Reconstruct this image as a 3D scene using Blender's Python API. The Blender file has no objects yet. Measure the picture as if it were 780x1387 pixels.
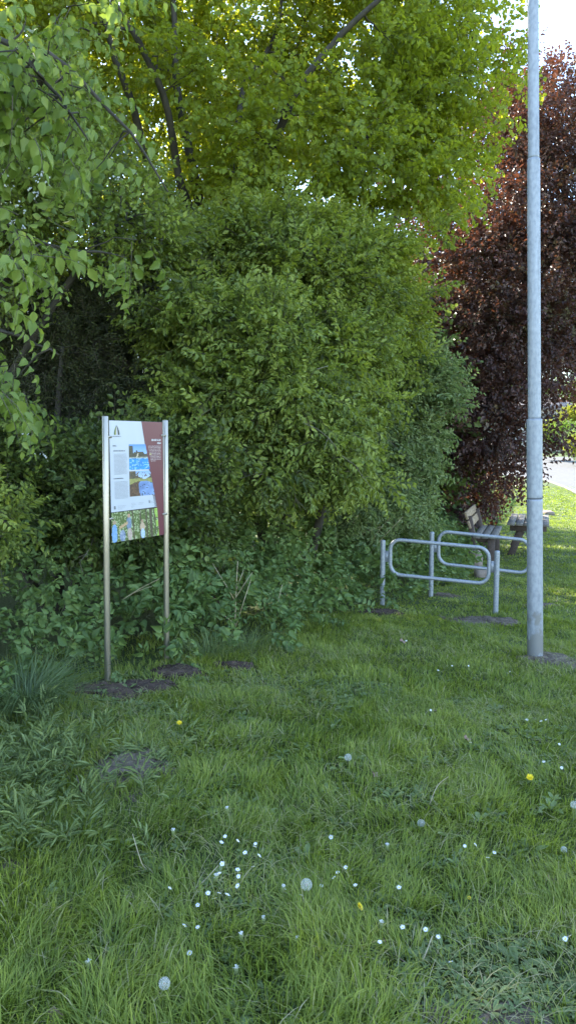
import bpy, math, random
import numpy as np
from mathutils import Vector

# ------------------------------------------------------------------ camera, sky, sun, exposure
SC = bpy.context.scene
COL = SC.collection
R = math.radians
CAMZ = 1.6
PITCH = R(5.34)
cd = bpy.data.cameras.new('camera')
cam = bpy.data.objects.new('camera', cd); COL.objects.link(cam)
cam.location = (0, 0, CAMZ)
cam.rotation_euler = (R(90) - PITCH, 0, 0)
cd.sensor_fit = 'VERTICAL'; cd.sensor_height = 36.0
cd.lens = 36.0 * 1000.0 / 1387.0
cd.clip_start = 0.05; cd.clip_end = 3000
SC.camera = cam

SUN_AZ, SUN_EL = R(-33), R(43)      # from +Y, negative = to the left
world = bpy.data.worlds.new('World'); SC.world = world
world.use_nodes = True
wn = world.node_tree.nodes; wl = world.node_tree.links
bg = wn['Background']
sky = wn.new('ShaderNodeTexSky'); sky.sky_type = 'NISHITA'; sky.sun_disc = False
sky.sun_elevation = SUN_EL; sky.sun_rotation = SUN_AZ
sky.air_density = 1.0; sky.dust_density = 0.3; sky.ozone_density = 0.7
wl.new(sky.outputs['Color'], bg.inputs['Color'])
bg.inputs['Strength'].default_value = 0.15
sd = bpy.data.lights.new('sun', 'SUN'); sd.energy = 3.6; sd.angle = R(0.53); sd.color = (1.0, 0.93, 0.80)
sun = bpy.data.objects.new('sun', sd); COL.objects.link(sun)
sv = Vector((math.sin(SUN_AZ) * math.cos(SUN_EL), math.cos(SUN_AZ) * math.cos(SUN_EL), math.sin(SUN_EL)))
sun.rotation_euler = sv.to_track_quat('Z', 'Y').to_euler(); sun.location = sv * 60
vs = SC.view_settings
vs.view_transform = 'Standard'; vs.look = 'None'; vs.gamma = 1.0; vs.use_curve_mapping = False
vs.exposure = 2.35
SC.cycles.max_bounces = 8; SC.cycles.diffuse_bounces = 4; SC.cycles.transmission_bounces = 5
SC.cycles.transparent_max_bounces = 6

# ------------------------------------------------------------------ terrain function and pixel helpers
def sstep(a, b, x):
    t = np.clip((np.asarray(x, float) - a) / (b - a), 0, 1); return t * t * (3 - 2 * t)
def G(x, y):
    x = np.asarray(x, float); y = np.asarray(y, float)
    xc = 5.5 * np.tanh(x / 5.5 * 0.95)
    near = -0.054 * xc - 0.025 * np.clip(y, -6, 24)
    far = -1.0 + np.clip(y - 38, 0, 400) * 0.034
    w = sstep(18, 36, y)
    bump = 0.012 * np.sin(x * 2.1 + 1.3) * np.sin(y * 1.7) + 0.008 * np.sin(x * 5.1 + y * 3.3)
    return near * (1 - w) + far * w + bump * (1 - w)
def g1(x, y): return float(G(x, y))
def ray(px, py):
    a = (px - 390) / 1000.0; b = (693.5 - py) / 1000.0
    c, s = math.cos(PITCH), math.sin(PITCH)
    return np.array([a, c + b * s, -s + b * c])
def at(px, py, Y):
    d = ray(px, py); return np.array([0, 0, CAMZ]) + d * (Y / d[1])
def hit(px, py, h=0.0):
    d = ray(px, py); t = 0.5; prev = 0.5
    while t < 400:
        p = d * t; z = CAMZ + p[2]
        if z < g1(p[0], p[1]) + h:
            lo, hi = prev, t
            for _ in range(24):
                m = (lo + hi) / 2; q = d * m
                if CAMZ + q[2] < g1(q[0], q[1]) + h: hi = m
                else: lo = m
            q = d * hi; return np.array([q[0], q[1], CAMZ + q[2]])
        prev = t; t *= 1.03
    return np.array([p[0], p[1], g1(p[0], p[1])])

# ------------------------------------------------------------------ tagging and building helpers
def tag(o, label=None, cat=None, group=None, kind=None):
    if label: o['label'] = label
    if cat: o['category'] = cat
    if group: o['group'] = group
    if kind: o['kind'] = kind
    return o
def empty(name, loc, rz=0.0):
    o = bpy.data.objects.new(name, None); o.empty_display_size = 0.2
    o.location = tuple(float(v) for v in loc); o.rotation_euler = (0, 0, rz); COL.objects.link(o); return o

class Acc:
    """collects vertices and faces, then links them as one mesh object"""
    def __init__(s): s.v = []; s.q = []; s.t = []; s.qm = []; s.tm = []; s.a = []; s.n = 0
    def add(s, v, q=None, t=None, m=0, a=0.5):
        v = np.asarray(v, float).reshape(-1, 3); k = len(v)
        s.v.append(v)
        s.a.append(np.broadcast_to(np.asarray(a, float), (k,)).copy())
        if q is not None and len(q):
            q = np.asarray(q, int).reshape(-1, 4) + s.n; s.q.append(q); s.qm.append(np.broadcast_to(np.asarray(m, int), (len(q),)).copy())
        if t is not None and len(t):
            t = np.asarray(t, int).reshape(-1, 3) + s.n; s.t.append(t); s.tm.append(np.broadcast_to(np.asarray(m, int), (len(t),)).copy())
        s.n += k; return s
    def box(s, c, size, rz=0.0, m=0, tilt=None, a=0.5, bev=0.0):
        sx, sy, sz = [d / 2 for d in size]
        if bev > 0:
            b = bev; P = []
            for zz, ins in ((-sz, b), (-sz + b, 0), (sz - b, 0), (sz, b)):
                x, y = sx - ins, sy - ins
                P += [(-x, -y + (b - ins), zz), (-x + (b - ins), -y, zz), (x - (b - ins), -y, zz), (x, -y + (b - ins), zz),
                      (x, y - (b - ins), zz), (x - (b - ins), y, zz), (-x + (b - ins), y, zz), (-x, y - (b - ins), zz)]
            P = np.array(P); q = []
            for k in range(3):
                for i in range(8):
                    j = (i + 1) % 8; q.append((k * 8 + i, k * 8 + j, k * 8 + 8 + j, k * 8 + 8 + i))
            q += [(3, 2, 1, 0), (4, 3, 0, 7), (5, 4, 7, 6), (24, 25, 26, 27), (24, 27, 28, 31), (31, 28, 29, 30)]
        else:
            P = np.array([(x, y, z) for z in (-sz, sz) for (x, y) in ((-sx, -sy), (sx, -sy), (sx, sy), (-sx, sy))])
            q = [(3, 2, 1, 0), (4, 5, 6, 7), (0, 1, 5, 4), (1, 2, 6, 5), (2, 3, 7, 6), (3, 0, 4, 7)]
        if tilt is not None:   # rotation about x then y
            ax, ay = tilt
            ca, sa = math.cos(ax), math.sin(ax); P = P @ np.array([[1, 0, 0], [0, ca, -sa], [0, sa, ca]]).T
            ca, sa = math.cos(ay), math.sin(ay); P = P @ np.array([[ca, 0, sa], [0, 1, 0], [-sa, 0, ca]]).T
        ca, sa = math.cos(rz), math.sin(rz)
        P = P @ np.array([[ca, -sa, 0], [sa, ca, 0], [0, 0, 1]]).T + np.asarray(c, float)
        return s.add(P, q, m=m, a=a)
    def tube(s, pts, rad, n=6, m=0, a=0.5, cap=True, closed=False, guard=False):
        P = np.asarray(pts, float); k = len(P)
        r = np.broadcast_to(np.asarray(rad, float), (k,))
        if guard:      # extra rings beside every joint so smooth shading does not smear along long sections
            P2, r2 = [P[0]], [r[0]]
            for i in range(1, k):
                d = P[i] - P[i - 1]; L = np.linalg.norm(d)
                if L > .12:
                    for t in (.02 / L, 1 - .02 / L): P2.append(P[i - 1] + d * t); r2.append(r[i - 1] + (r[i] - r[i - 1]) * t)
                P2.append(P[i]); r2.append(r[i])
            P, r, k = np.array(P2), np.array(r2), len(P2)
        if closed: T = np.roll(P, -1, 0) - np.roll(P, 1, 0)
        else: T = np.gradient(P, axis=0)
        T /= np.linalg.norm(T, axis=1)[:, None] + 1e-12
        ref = np.array([0.13, 0.31, 0.94]); 
        if abs(T[0] @ ref) > 0.9: ref = np.array([0.94, 0.31, 0.13])
        X = np.cross(T[0], ref); X /= np.linalg.norm(X)
        rings = []
        ang = np.arange(n) * 2 * np.pi / n
        for i in range(k):
            X = X - T[i] * (X @ T[i]); X /= np.linalg.norm(X) + 1e-12
            Y = np.cross(T[i], X)
            rings.append(P[i] + r[i] * (np.cos(ang)[:, None] * X + np.sin(ang)[:, None] * Y))
        V = np.concatenate(rings); q = []; t = []
        for i in range(k if closed else k - 1):
            a0 = i * n; b0 = ((i + 1) % k) * n
            for j in range(n):
                q.append((a0 + j, a0 + (j + 1) % n, b0 + (j + 1) % n, b0 + j))
        if cap and not closed:
            V = np.vstack([V, P[0], P[-1]])
            for j in range(n):
                t.append((k * n, (j + 1) % n, j)); t.append((k * n + 1, (k - 1) * n + j, (k - 1) * n + (j + 1) % n))
        return s.add(V, q, t, m=m, a=a)
    def build(s, name, mats, parent=None, smooth=False, loc=None):
        me = bpy.data.meshes.new(name)
        V = np.concatenate(s.v).astype(np.float32)
        if loc is not None: V = V - np.asarray(loc, np.float32)
        Q = np.concatenate(s.q) if s.q else np.zeros((0, 4), int)
        T = np.concatenate(s.t) if s.t else np.zeros((0, 3), int)
        M = np.concatenate((s.qm or [np.zeros(0, int)]) + (s.tm or [np.zeros(0, int)]))
        me.vertices.add(len(V)); me.vertices.foreach_set('co', V.ravel())
        L = np.concatenate([Q.ravel(), T.ravel()]).astype(np.int32)
        me.loops.add(len(L)); me.loops.foreach_set('vertex_index', L)
        nf = len(Q) + len(T); me.polygons.add(nf)
        ls = np.concatenate([np.arange(len(Q)) * 4, len(Q) * 4 + np.arange(len(T)) * 3]).astype(np.int32)
        me.polygons.foreach_set('loop_start', ls)
        me.polygons.foreach_set('material_index', M.astype(np.int32))
        if smooth: me.polygons.foreach_set('use_smooth', np.ones(nf, bool))
        at_ = me.attributes.new('tone', 'FLOAT', 'POINT'); at_.data.foreach_set('value', np.concatenate(s.a).astype(np.float32))
        for m in (mats if isinstance(mats, (list, tuple)) else [mats]): me.materials.append(m)
        me.update(calc_edges=True); me.validate()
        o = bpy.data.objects.new(name, me); COL.objects.link(o)
        if parent is not None: o.parent = parent
        if loc is not None: o.location = tuple(float(x) for x in loc)
        return o

# ------------------------------------------------------------------ materials
def mat(name):
    m = bpy.data.materials.new(name); m.use_nodes = True
    nt = m.node_tree; return m, nt, nt.nodes, nt.links, nt.nodes['Principled BSDF']
def ramp(n, l, src, stops):
    r = n.new('ShaderNodeValToRGB'); cr = r.color_ramp
    while len(cr.elements) > 1: cr.elements.remove(cr.elements[0])
    cr.elements[0].position = stops[0][0]; cr.elements[0].color = (*stops[0][1], 1)
    for p, c in stops[1:]:
        e = cr.elements.new(p); e.color = (*c, 1)
    l.new(src, r.inputs['Fac']); return r
def leaf_mat(name, stops, trans=0.35, tcol=(0.30, 0.42, 0.03), rough=0.45, spec=0.4):
    m, nt, n, l, b = mat(name)
    at_ = n.new('ShaderNodeAttribute'); at_.attribute_name = 'tone'
    r = ramp(n, l, at_.outputs['Fac'], stops)
    l.new(r.outputs['Color'], b.inputs['Base Color'])
    b.inputs['Roughness'].default_value = rough
    b.inputs['Specular IOR Level'].default_value = spec
    tr = n.new('ShaderNodeBsdfTranslucent')
    mx = n.new('ShaderNodeMixRGB'); mx.blend_type = 'MIX'; mx.inputs['Fac'].default_value = 0.75
    l.new(r.outputs['Color'], mx.inputs['Color1']); mx.inputs['Color2'].default_value = (*tcol, 1)
    l.new(mx.outputs['Color'], tr.inputs['Color'])
    ms = n.new('ShaderNodeMixShader'); ms.inputs['Fac'].default_value = trans
    l.new(b.outputs['BSDF'], ms.inputs[1]); l.new(tr.outputs['BSDF'], ms.inputs[2])
    l.new(ms.outputs['Shader'], n['Material Output'].inputs['Surface'])
    return m
def noise_mat(name, stops, scale=8.0, rough=0.8, metal=0.0, bump=0.0, detail=5.0, stretch=None, bscale=None, spec=0.5, rrange=None):
    m, nt, n, l, b = mat(name)
    tc = n.new('ShaderNodeTexCoord'); mp = n.new('ShaderNodeMapping')
    l.new(tc.outputs['Object'], mp.inputs['Vector'])
    if stretch: mp.inputs['Scale'].default_value = stretch
    nz = n.new('ShaderNodeTexNoise'); nz.inputs['Scale'].default_value = scale; nz.inputs['Detail'].default_value = detail
    nz.inputs['Roughness'].default_value = 0.62
    l.new(mp.outputs['Vector'], nz.inputs['Vector'])
    r = ramp(n, l, nz.outputs['Fac'], stops); l.new(r.outputs['Color'], b.inputs['Base Color'])
    b.inputs['Roughness'].default_value = rough; b.inputs['Metallic'].default_value = metal
    b.inputs['Specular IOR Level'].default_value = spec
    if rrange:
        mr = n.new('ShaderNodeMapRange'); mr.inputs['To Min'].default_value, mr.inputs['To Max'].default_value = rrange
        l.new(nz.outputs['Fac'], mr.inputs['Value']); l.new(mr.outputs['Result'], b.inputs['Roughness'])
    if bump:
        nb = n.new('ShaderNodeTexNoise'); nb.inputs['Scale'].default_value = bscale or scale * 3; nb.inputs['Detail'].default_value = 6
        l.new(mp.outputs['Vector'], nb.inputs['Vector'])
        bp = n.new('ShaderNodeBump'); bp.inputs['Strength'].default_value = bump; bp.inputs['Distance'].default_value = 0.02
        l.new(nb.outputs['Fac'], bp.inputs['Height']); l.new(bp.outputs['Normal'], b.inputs['Normal'])
    return m
M = {}
M['maple'] = leaf_mat('maple_leaf', [(0, (0.12, 0.165, 0.024)), (0.5, (0.21, 0.28, 0.038)), (1, (0.33, 0.39, 0.06))], 0.52, (0.60, 0.62, 0.02))
M['hazel'] = leaf_mat('hazel_leaf', [(0, (0.07, 0.10, 0.022)), (0.5, (0.18, 0.235, 0.04)), (1, (0.32, 0.37, 0.065))], 0.42, (0.50, 0.55, 0.03))
M['linden'] = leaf_mat('broad_leaf', [(0, (0.09, 0.14, 0.034)), (0.5, (0.18, 0.25, 0.055)), (1, (0.29, 0.35, 0.09))], 0.38, (0.32, 0.44, 0.04))
M['shrub'] = leaf_mat('shrub_leaf', [(0, (0.06, 0.085, 0.024)), (0.5, (0.18, 0.235, 0.05)), (1, (0.36, 0.42, 0.09))], 0.36, (0.42, 0.50, 0.04))
M['elder'] = leaf_mat('elder_leaf', [(0, (0.11, 0.145, 0.055)), (0.5, (0.205, 0.265, 0.105)), (1, (0.32, 0.38, 0.16))], 0.35, (0.30, 0.42, 0.09))
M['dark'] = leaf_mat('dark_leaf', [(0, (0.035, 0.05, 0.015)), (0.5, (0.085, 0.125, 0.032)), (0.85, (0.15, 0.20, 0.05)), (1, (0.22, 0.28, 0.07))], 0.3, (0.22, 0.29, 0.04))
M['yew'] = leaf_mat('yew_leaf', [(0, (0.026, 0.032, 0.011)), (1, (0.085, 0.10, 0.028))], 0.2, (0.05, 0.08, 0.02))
M['beech'] = leaf_mat('beech_leaf', [(0, (0.040, 0.022, 0.020)), (0.5, (0.092, 0.048, 0.042)), (0.8, (0.15, 0.082, 0.066)), (1, (0.14, 0.12, 0.055))], 0.32, (0.20, 0.06, 0.02), rough=0.4)
M['nettle'] = leaf_mat('undergrowth_leaf', [(0, (0.060, 0.10, 0.034)), (0.5, (0.125, 0.20, 0.06)), (1, (0.22, 0.31, 0.095))], 0.3, (0.30, 0.40, 0.06), rough=0.5)
M['weed'] = leaf_mat('weed_leaf', [(0, (0.11, 0.15, 0.055)), (0.5, (0.19, 0.245, 0.085)), (1, (0.28, 0.34, 0.13))], 0.28, (0.30, 0.40, 0.09), rough=0.55)
M['grass'] = leaf_mat('grass_blade', [(0, (0.045, 0.075, 0.02)), (0.38, (0.165, 0.225, 0.036)), (0.85, (0.34, 0.38, 0.07)), (0.93, (0.38, 0.35, 0.14)), (1, (0.50, 0.43, 0.26))], 0.38, (0.40, 0.50, 0.05), rough=0.5)
M['sedge'] = leaf_mat('sedge_blade', [(0, (0.08, 0.12, 0.045)), (1, (0.19, 0.25, 0.10))], 0.25, (0.2, 0.3, 0.08))
M['far_green'] = leaf_mat('far_leaf', [(0, (0.05, 0.11, 0.025)), (0.5, (0.10, 0.19, 0.04)), (1, (0.17, 0.27, 0.06))], 0.35, (0.30, 0.42, 0.04))
M['gold'] = leaf_mat('golden_leaf', [(0, (0.22, 0.26, 0.035)), (1, (0.40, 0.38, 0.04))], 0.35, (0.42, 0.42, 0.04))
M['bark'] = noise_mat('bark', [(0.3, (0.028, 0.024, 0.018)), (0.7, (0.075, 0.065, 0.048))], 6, 0.9, bump=0.8, stretch=(1, 1, 0.3), bscale=30)
M['twig'] = noise_mat('twig_bark', [(0.3, (0.05, 0.045, 0.03)), (0.7, (0.14, 0.12, 0.085))], 20, 0.85)
M['deadtwig'] = noise_mat('dead_twig', [(0.3, (0.13, 0.11, 0.085)), (0.7, (0.30, 0.26, 0.20))], 10, 0.85)
M['blossom'] = leaf_mat('blossom_petal', [(0, (0.7, 0.72, 0.68)), (1, (0.82, 0.82, 0.80))], 0.3, (0.8, 0.8, 0.78))
M['straw'] = noise_mat('dry_stalk', [(0.3, (0.30, 0.24, 0.14)), (0.7, (0.52, 0.45, 0.30))], 12, 0.8)
M['galv'] = noise_mat('galvanised_steel', [(0.35, (0.25, 0.27, 0.31)), (0.5, (0.33, 0.355, 0.39)), (0.7, (0.42, 0.44, 0.47))], 55, 0.5, metal=0.35, rrange=(0.42, 0.65), detail=8)
def pole_mat():
    m, nt, n, l, b = mat('weathered_zinc'); tc = n.new('ShaderNodeTexCoord')
    def nzn(sc, st, det=6):
        mp = n.new('ShaderNodeMapping'); mp.inputs['Scale'].default_value = st; l.new(tc.outputs['Object'], mp.inputs['Vector'])
        z = n.new('ShaderNodeTexNoise'); z.inputs['Scale'].default_value = sc; z.inputs['Detail'].default_value = det; l.new(mp.outputs['Vector'], z.inputs['Vector']); return z
    a = nzn(40, (1, 1, .6), 8); r1 = ramp(n, l, a.outputs['Fac'], [(.35, (.28, .305, .35)), (.5, (.335, .36, .41)), (.7, (.39, .415, .46))])
    s_ = nzn(26, (1, 1, .05)); r2 = ramp(n, l, s_.outputs['Fac'], [(.36, (.62, .62, .60)), (.5, (1, 1, 1)), (.62, (1.0, 1.0, 1.0)), (.72, (1.2, 1.2, 1.2))])
    mx = n.new('ShaderNodeMixRGB'); mx.blend_type = 'MULTIPLY'; mx.inputs['Fac'].default_value = .28; l.new(r1.outputs['Color'], mx.inputs['Color1']); l.new(r2.outputs['Color'], mx.inputs['Color2'])
    sp = nzn(9, (1, 1, .8), 8); sx = n.new('ShaderNodeSeparateXYZ'); l.new(tc.outputs['Object'], sx.inputs['Vector'])
    mr = n.new('ShaderNodeMapRange'); mr.inputs['From Min'].default_value = .05; mr.inputs['From Max'].default_value = .95; mr.inputs['To Min'].default_value = .62; mr.inputs['To Max'].default_value = .22; l.new(sx.outputs['Z'], mr.inputs['Value'])
    lt_ = n.new('ShaderNodeMath'); lt_.operation = 'SUBTRACT'; l.new(mr.outputs['Result'], lt_.inputs[0]); l.new(sp.outputs['Fac'], lt_.inputs[1])
    m3 = n.new('ShaderNodeMapRange'); m3.inputs['From Min'].default_value = -.02; m3.inputs['From Max'].default_value = .06; l.new(lt_.outputs['Value'], m3.inputs['Value'])
    m4 = n.new('ShaderNodeMixRGB'); l.new(m3.outputs['Result'], m4.inputs['Fac']); l.new(mx.outputs['Color'], m4.inputs['Color1']); m4.inputs['Color2'].default_value = (.235, .235, .235, 1)
    l.new(m4.outputs['Color'], b.inputs['Base Color']); b.inputs['Metallic'].default_value = .3; b.inputs['Roughness'].default_value = .52; return m
M['pole'] = pole_mat()
M['inox'] = noise_mat('brushed_steel', [(0.3, (0.34, 0.31, 0.27)), (0.7, (0.46, 0.42, 0.37))], 60, 0.34, metal=0.9, stretch=(1, 1, 0.05))
M['soil'] = noise_mat('bare_soil', [(0.3, (0.045, 0.028, 0.018)), (0.55, (0.095, 0.060, 0.040)), (0.75, (0.16, 0.105, 0.075))], 14, 0.95, bump=1.0, bscale=60, detail=8)
M['dirt'] = noise_mat('dry_dirt', [(0.3, (0.10, 0.075, 0.05)), (0.55, (0.18, 0.14, 0.10)), (0.75, (0.29, 0.235, 0.175))], 22, 0.95, bump=1.0, bscale=80, detail=8)
M['stone'] = noise_mat('pale_stone', [(0.3, (0.17, 0.13, 0.11)), (0.7, (0.36, 0.29, 0.25))], 9, 0.85, bump=0.6)
M['oldwood'] = noise_mat('weathered_plank', [(0.3, (0.13, 0.11, 0.095)), (0.55, (0.22, 0.20, 0.175)), (0.75, (0.31, 0.285, 0.25))], 7, 0.8, bump=0.3, stretch=(6, 0.5, 6))
M['tanwood'] = noise_mat('tan_plank', [(0.3, (0.22, 0.15, 0.09)), (0.6, (0.38, 0.28, 0.18)), (0.8, (0.46, 0.36, 0.25))], 7, 0.8, bump=0.3, stretch=(6, 0.5, 6))
M['brownwood'] = noise_mat('brown_plank', [(0.3, (0.055, 0.038, 0.032)), (0.7, (0.12, 0.085, 0.07))], 8, 0.75, bump=0.3, stretch=(4, 1, 4))
M['white'] = noise_mat('white_print', [(0.3, (0.52, 0.54, 0.60)), (0.7, (0.56, 0.58, 0.64))], 3, 0.28)
M['maroon'] = noise_mat('maroon_print', [(0.3, (0.145, 0.034, 0.052)), (0.7, (0.16, 0.040, 0.058))], 3, 0.28)
M['ink'] = noise_mat('dark_ink', [(0.3, (0.05, 0.05, 0.06)), (0.7, (0.08, 0.08, 0.09))], 3, 0.4)
M['grey_ink'] = noise_mat('grey_ink', [(0.3, (0.30, 0.31, 0.34)), (0.7, (0.34, 0.35, 0.38))], 3, 0.4)
M['pink_ink'] = noise_mat('pale_ink', [(0.3, (0.62, 0.52, 0.53)), (0.7, (0.70, 0.60, 0.60))], 3, 0.4)
M['green_ink'] = noise_mat('green_ink', [(0.3, (0.12, 0.17, 0.06)), (0.7, (0.15, 0.20, 0.07))], 3, 0.4)
M['gold_ink'] = noise_mat('gold_ink', [(0.3, (0.45, 0.38, 0.20)), (0.7, (0.5, 0.42, 0.22))], 3, 0.4)
M['panel_edge'] = noise_mat('panel_edge', [(0.3, (0.05, 0.05, 0.055)), (0.7, (0.08, 0.08, 0.085))], 10, 0.5)
M['asphalt'] = noise_mat('asphalt', [(0.3, (0.10, 0.098, 0.095)), (0.7, (0.15, 0.145, 0.14))], 3, 0.9, bump=0.3)
M['kerb'] = noise_mat('kerb_stone', [(0.3, (0.16, 0.155, 0.145)), (0.7, (0.24, 0.23, 0.21))], 4, 0.85)
M['render_wall'] = noise_mat('house_plaster', [(0.3, (0.42, 0.38, 0.35)), (0.7, (0.50, 0.46, 0.42))], 2, 0.9)
M['roof'] = noise_mat('roof_tile', [(0.3, (0.16, 0.13, 0.12)), (0.7, (0.24, 0.20, 0.18))], 2, 0.8, bump=0.5)
M['orange'] = noise_mat('orange_paint', [(0.3, (0.50, 0.15, 0.06)), (0.7, (0.56, 0.18, 0.08))], 4, 0.6)
M['yellow'] = noise_mat('yellow_petal', [(0.3, (0.92, 0.66, 0.01)), (0.7, (0.95, 0.78, 0.02))], 40, 0.5)
M['petal'] = noise_mat('white_petal', [(0.3, (0.75, 0.77, 0.80)), (0.7, (0.84, 0.85, 0.87))], 40, 0.6)
M['stem'] = noise_mat('flower_stem', [(0.3, (0.12, 0.18, 0.05)), (0.7, (0.24, 0.24, 0.10))], 30, 0.6)
M['deadleaf'] = noise_mat('dead_leaf', [(0.3, (0.20, 0.12, 0.08)), (0.7, (0.42, 0.29, 0.22))], 25, 0.8, bump=0.4)
def glass_mat():
    m, nt, n, l, b = mat('window_glass'); b.inputs['Base Color'].default_value = (0.04, 0.05, 0.06, 1); b.inputs['Roughness'].default_value = 0.08
    return m
M['glass'] = glass_mat()
def fluff_mat():
    m, nt, n, l, b = mat('seed_fluff'); b.inputs['Base Color'].default_value = (0.74, 0.76, 0.76, 1); b.inputs['Roughness'].default_value = 0.9
    tr = n.new('ShaderNodeBsdfTranslucent'); tr.inputs['Color'].default_value = (0.8, 0.8, 0.78, 1)
    ms = n.new('ShaderNodeMixShader'); ms.inputs['Fac'].default_value = 0.4
    l.new(b.outputs['BSDF'], ms.inputs[1]); l.new(tr.outputs['BSDF'], ms.inputs[2]); l.new(ms.outputs['Shader'], n['Material Output'].inputs['Surface'])
    return m
M['fluff'] = fluff_mat()
def vcol_mat():
    m, nt, n, l, b = mat('printed_picture'); a = n.new('ShaderNodeAttribute'); a.attribute_name = 'print'
    l.new(a.outputs['Color'], b.inputs['Base Color']); b.inputs['Roughness'].default_value = 0.28; return m
M['print'] = vcol_mat()
def ground_mat():
    m, nt, n, l, b = mat('lawn_ground')
    tc = n.new('ShaderNodeTexCoord')
    n1 = n.new('ShaderNodeTexNoise'); n1.inputs['Scale'].default_value = 1.1; n1.inputs['Detail'].default_value = 6
    n2 = n.new('ShaderNodeTexNoise'); n2.inputs['Scale'].default_value = 38; n2.inputs['Detail'].default_value = 8; n2.inputs['Roughness'].default_value = 0.75
    for k in (n1, n2): l.new(tc.outputs['Object'], k.inputs['Vector'])
    r1 = ramp(n, l, n1.outputs['Fac'], [(0.3, (0.07, 0.10, 0.022)), (0.55, (0.11, 0.155, 0.032)), (0.75, (0.16, 0.18, 0.05))])
    r2 = ramp(n, l, n2.outputs['Fac'], [(0.35, (0.35, 0.35, 0.30)), (0.6, (1.0, 1.0, 1.0)), (0.75, (1.35, 1.2, 1.2))])
    mx = n.new('ShaderNodeMixRGB'); mx.blend_type = 'MULTIPLY'; mx.inputs['Fac'].default_value = 1
    l.new(r1.outputs['Color'], mx.inputs['Color1']); l.new(r2.outputs['Color'], mx.inputs['Color2'])
    l.new(mx.outputs['Color'], b.inputs['Base Color']); b.inputs['Roughness'].default_value = 0.95
    bp = n.new('ShaderNodeBump'); bp.inputs['Strength'].default_value = 1.0; bp.inputs['Distance'].default_value = 0.03
    l.new(n2.outputs['Fac'], bp.inputs['Height']); l.new(bp.outputs['Normal'], b.inputs['Normal'])
    return m
M['ground'] = ground_mat()

# ------------------------------------------------------------------ the ground, road, soil
def axis(lo, hi, fine_lo, fine_hi, fine, coarse_n):
    a = np.arange(fine_lo, fine_hi, fine)
    l_ = fine_lo - np.geomspace(fine, fine_lo - lo, coarse_n)[::-1]; r_ = fine_hi + np.geomspace(fine, hi - fine_hi, coarse_n)
    return np.concatenate([l_, a, r_])
gx = axis(-500, 500, -8, 12, 0.12, 40); gy = axis(-120, 900, 0, 24, 0.12, 50)
X, Y = np.meshgrid(gx, gy); Z = G(X, Y)
nx, ny = len(gx), len(gy); idx = np.arange(nx * ny).reshape(ny, nx)
ga = Acc(); ga.add(np.stack([X, Y, Z], -1).reshape(-1, 3), np.stack([idx[:-1, :-1], idx[:-1, 1:], idx[1:, 1:], idx[1:, :-1]], -1).reshape(-1, 4))
tag(ga.build('ground', M['ground'], smooth=True), kind='structure')

# road: near edge and far edge given as world polylines
near_e = np.array([hit(*p)[:2] for p in [(560, 641), (620, 642), (680, 644), (735, 650), (765, 661), (790, 673), (840, 700)]])
near_e = np.vstack([near_e[0] + (near_e[0] - near_e[1]) * 4, near_e, near_e[-1] + (near_e[-1] - near_e[-2]) * 0.8])
far_e = np.array([hit(*p)[:2] for p in [(560, 619), (620, 619), (680, 619), (735, 619), (790, 619.5), (880, 620), (1000, 621)]])
far_e = np.vstack([far_e[0] + (far_e[0] - far_e[1]) * 4, far_e, far_e[-1] + (far_e[-1] - far_e[-2]) * 0.8])
ra = Acc(); K = 24; V = []
for i in range(len(near_e)):
    for k in range(K + 1):
        p = near_e[i] * (1 - k / K) + far_e[i] * k / K; V.append((p[0], p[1], g1(*p) + 0.03))
q = [(i * (K + 1) + k, (i + 1) * (K + 1) + k, (i + 1) * (K + 1) + k + 1, i * (K + 1) + k + 1) for i in range(len(near_e) - 1) for k in range(K)]
ra.add(V, q); tag(ra.build('road', M['asphalt'], smooth=True), kind='structure')
ka = Acc(); P3 = [(p[0], p[1], g1(*p) + 0.05) for p in near_e]
ka.tube([(p[0], p[1], p[2] - .03) for p in P3], 0.08, 4); tag(ka.build('kerb', M['kerb']), kind='structure')

rng = np.random.default_rng(7)
def vnoise(x, y, s=1.0, seed=0):
    x = np.asarray(x) / s + seed * 17.3; y = np.asarray(y) / s + seed * 9.1
    xi = np.floor(x).astype(int); yi = np.floor(y).astype(int); fx = x - xi; fy = y - yi
    fx = fx * fx * (3 - 2 * fx); fy = fy * fy * (3 - 2 * fy)
    def h(a, b):
        v = (a * 374761393 + b * 668265263 + seed * 1442695041) & 0xffffffff
        v = ((v ^ (v >> 13)) * 1274126177) & 0xffffffff
        return ((v ^ (v >> 16)) & 0xffff) / 65535.0
    return (h(xi, yi) * (1 - fx) + h(xi + 1, yi) * fx) * (1 - fy) + (h(xi, yi + 1) * (1 - fx) + h(xi + 1, yi + 1) * fx) * fy

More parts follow.
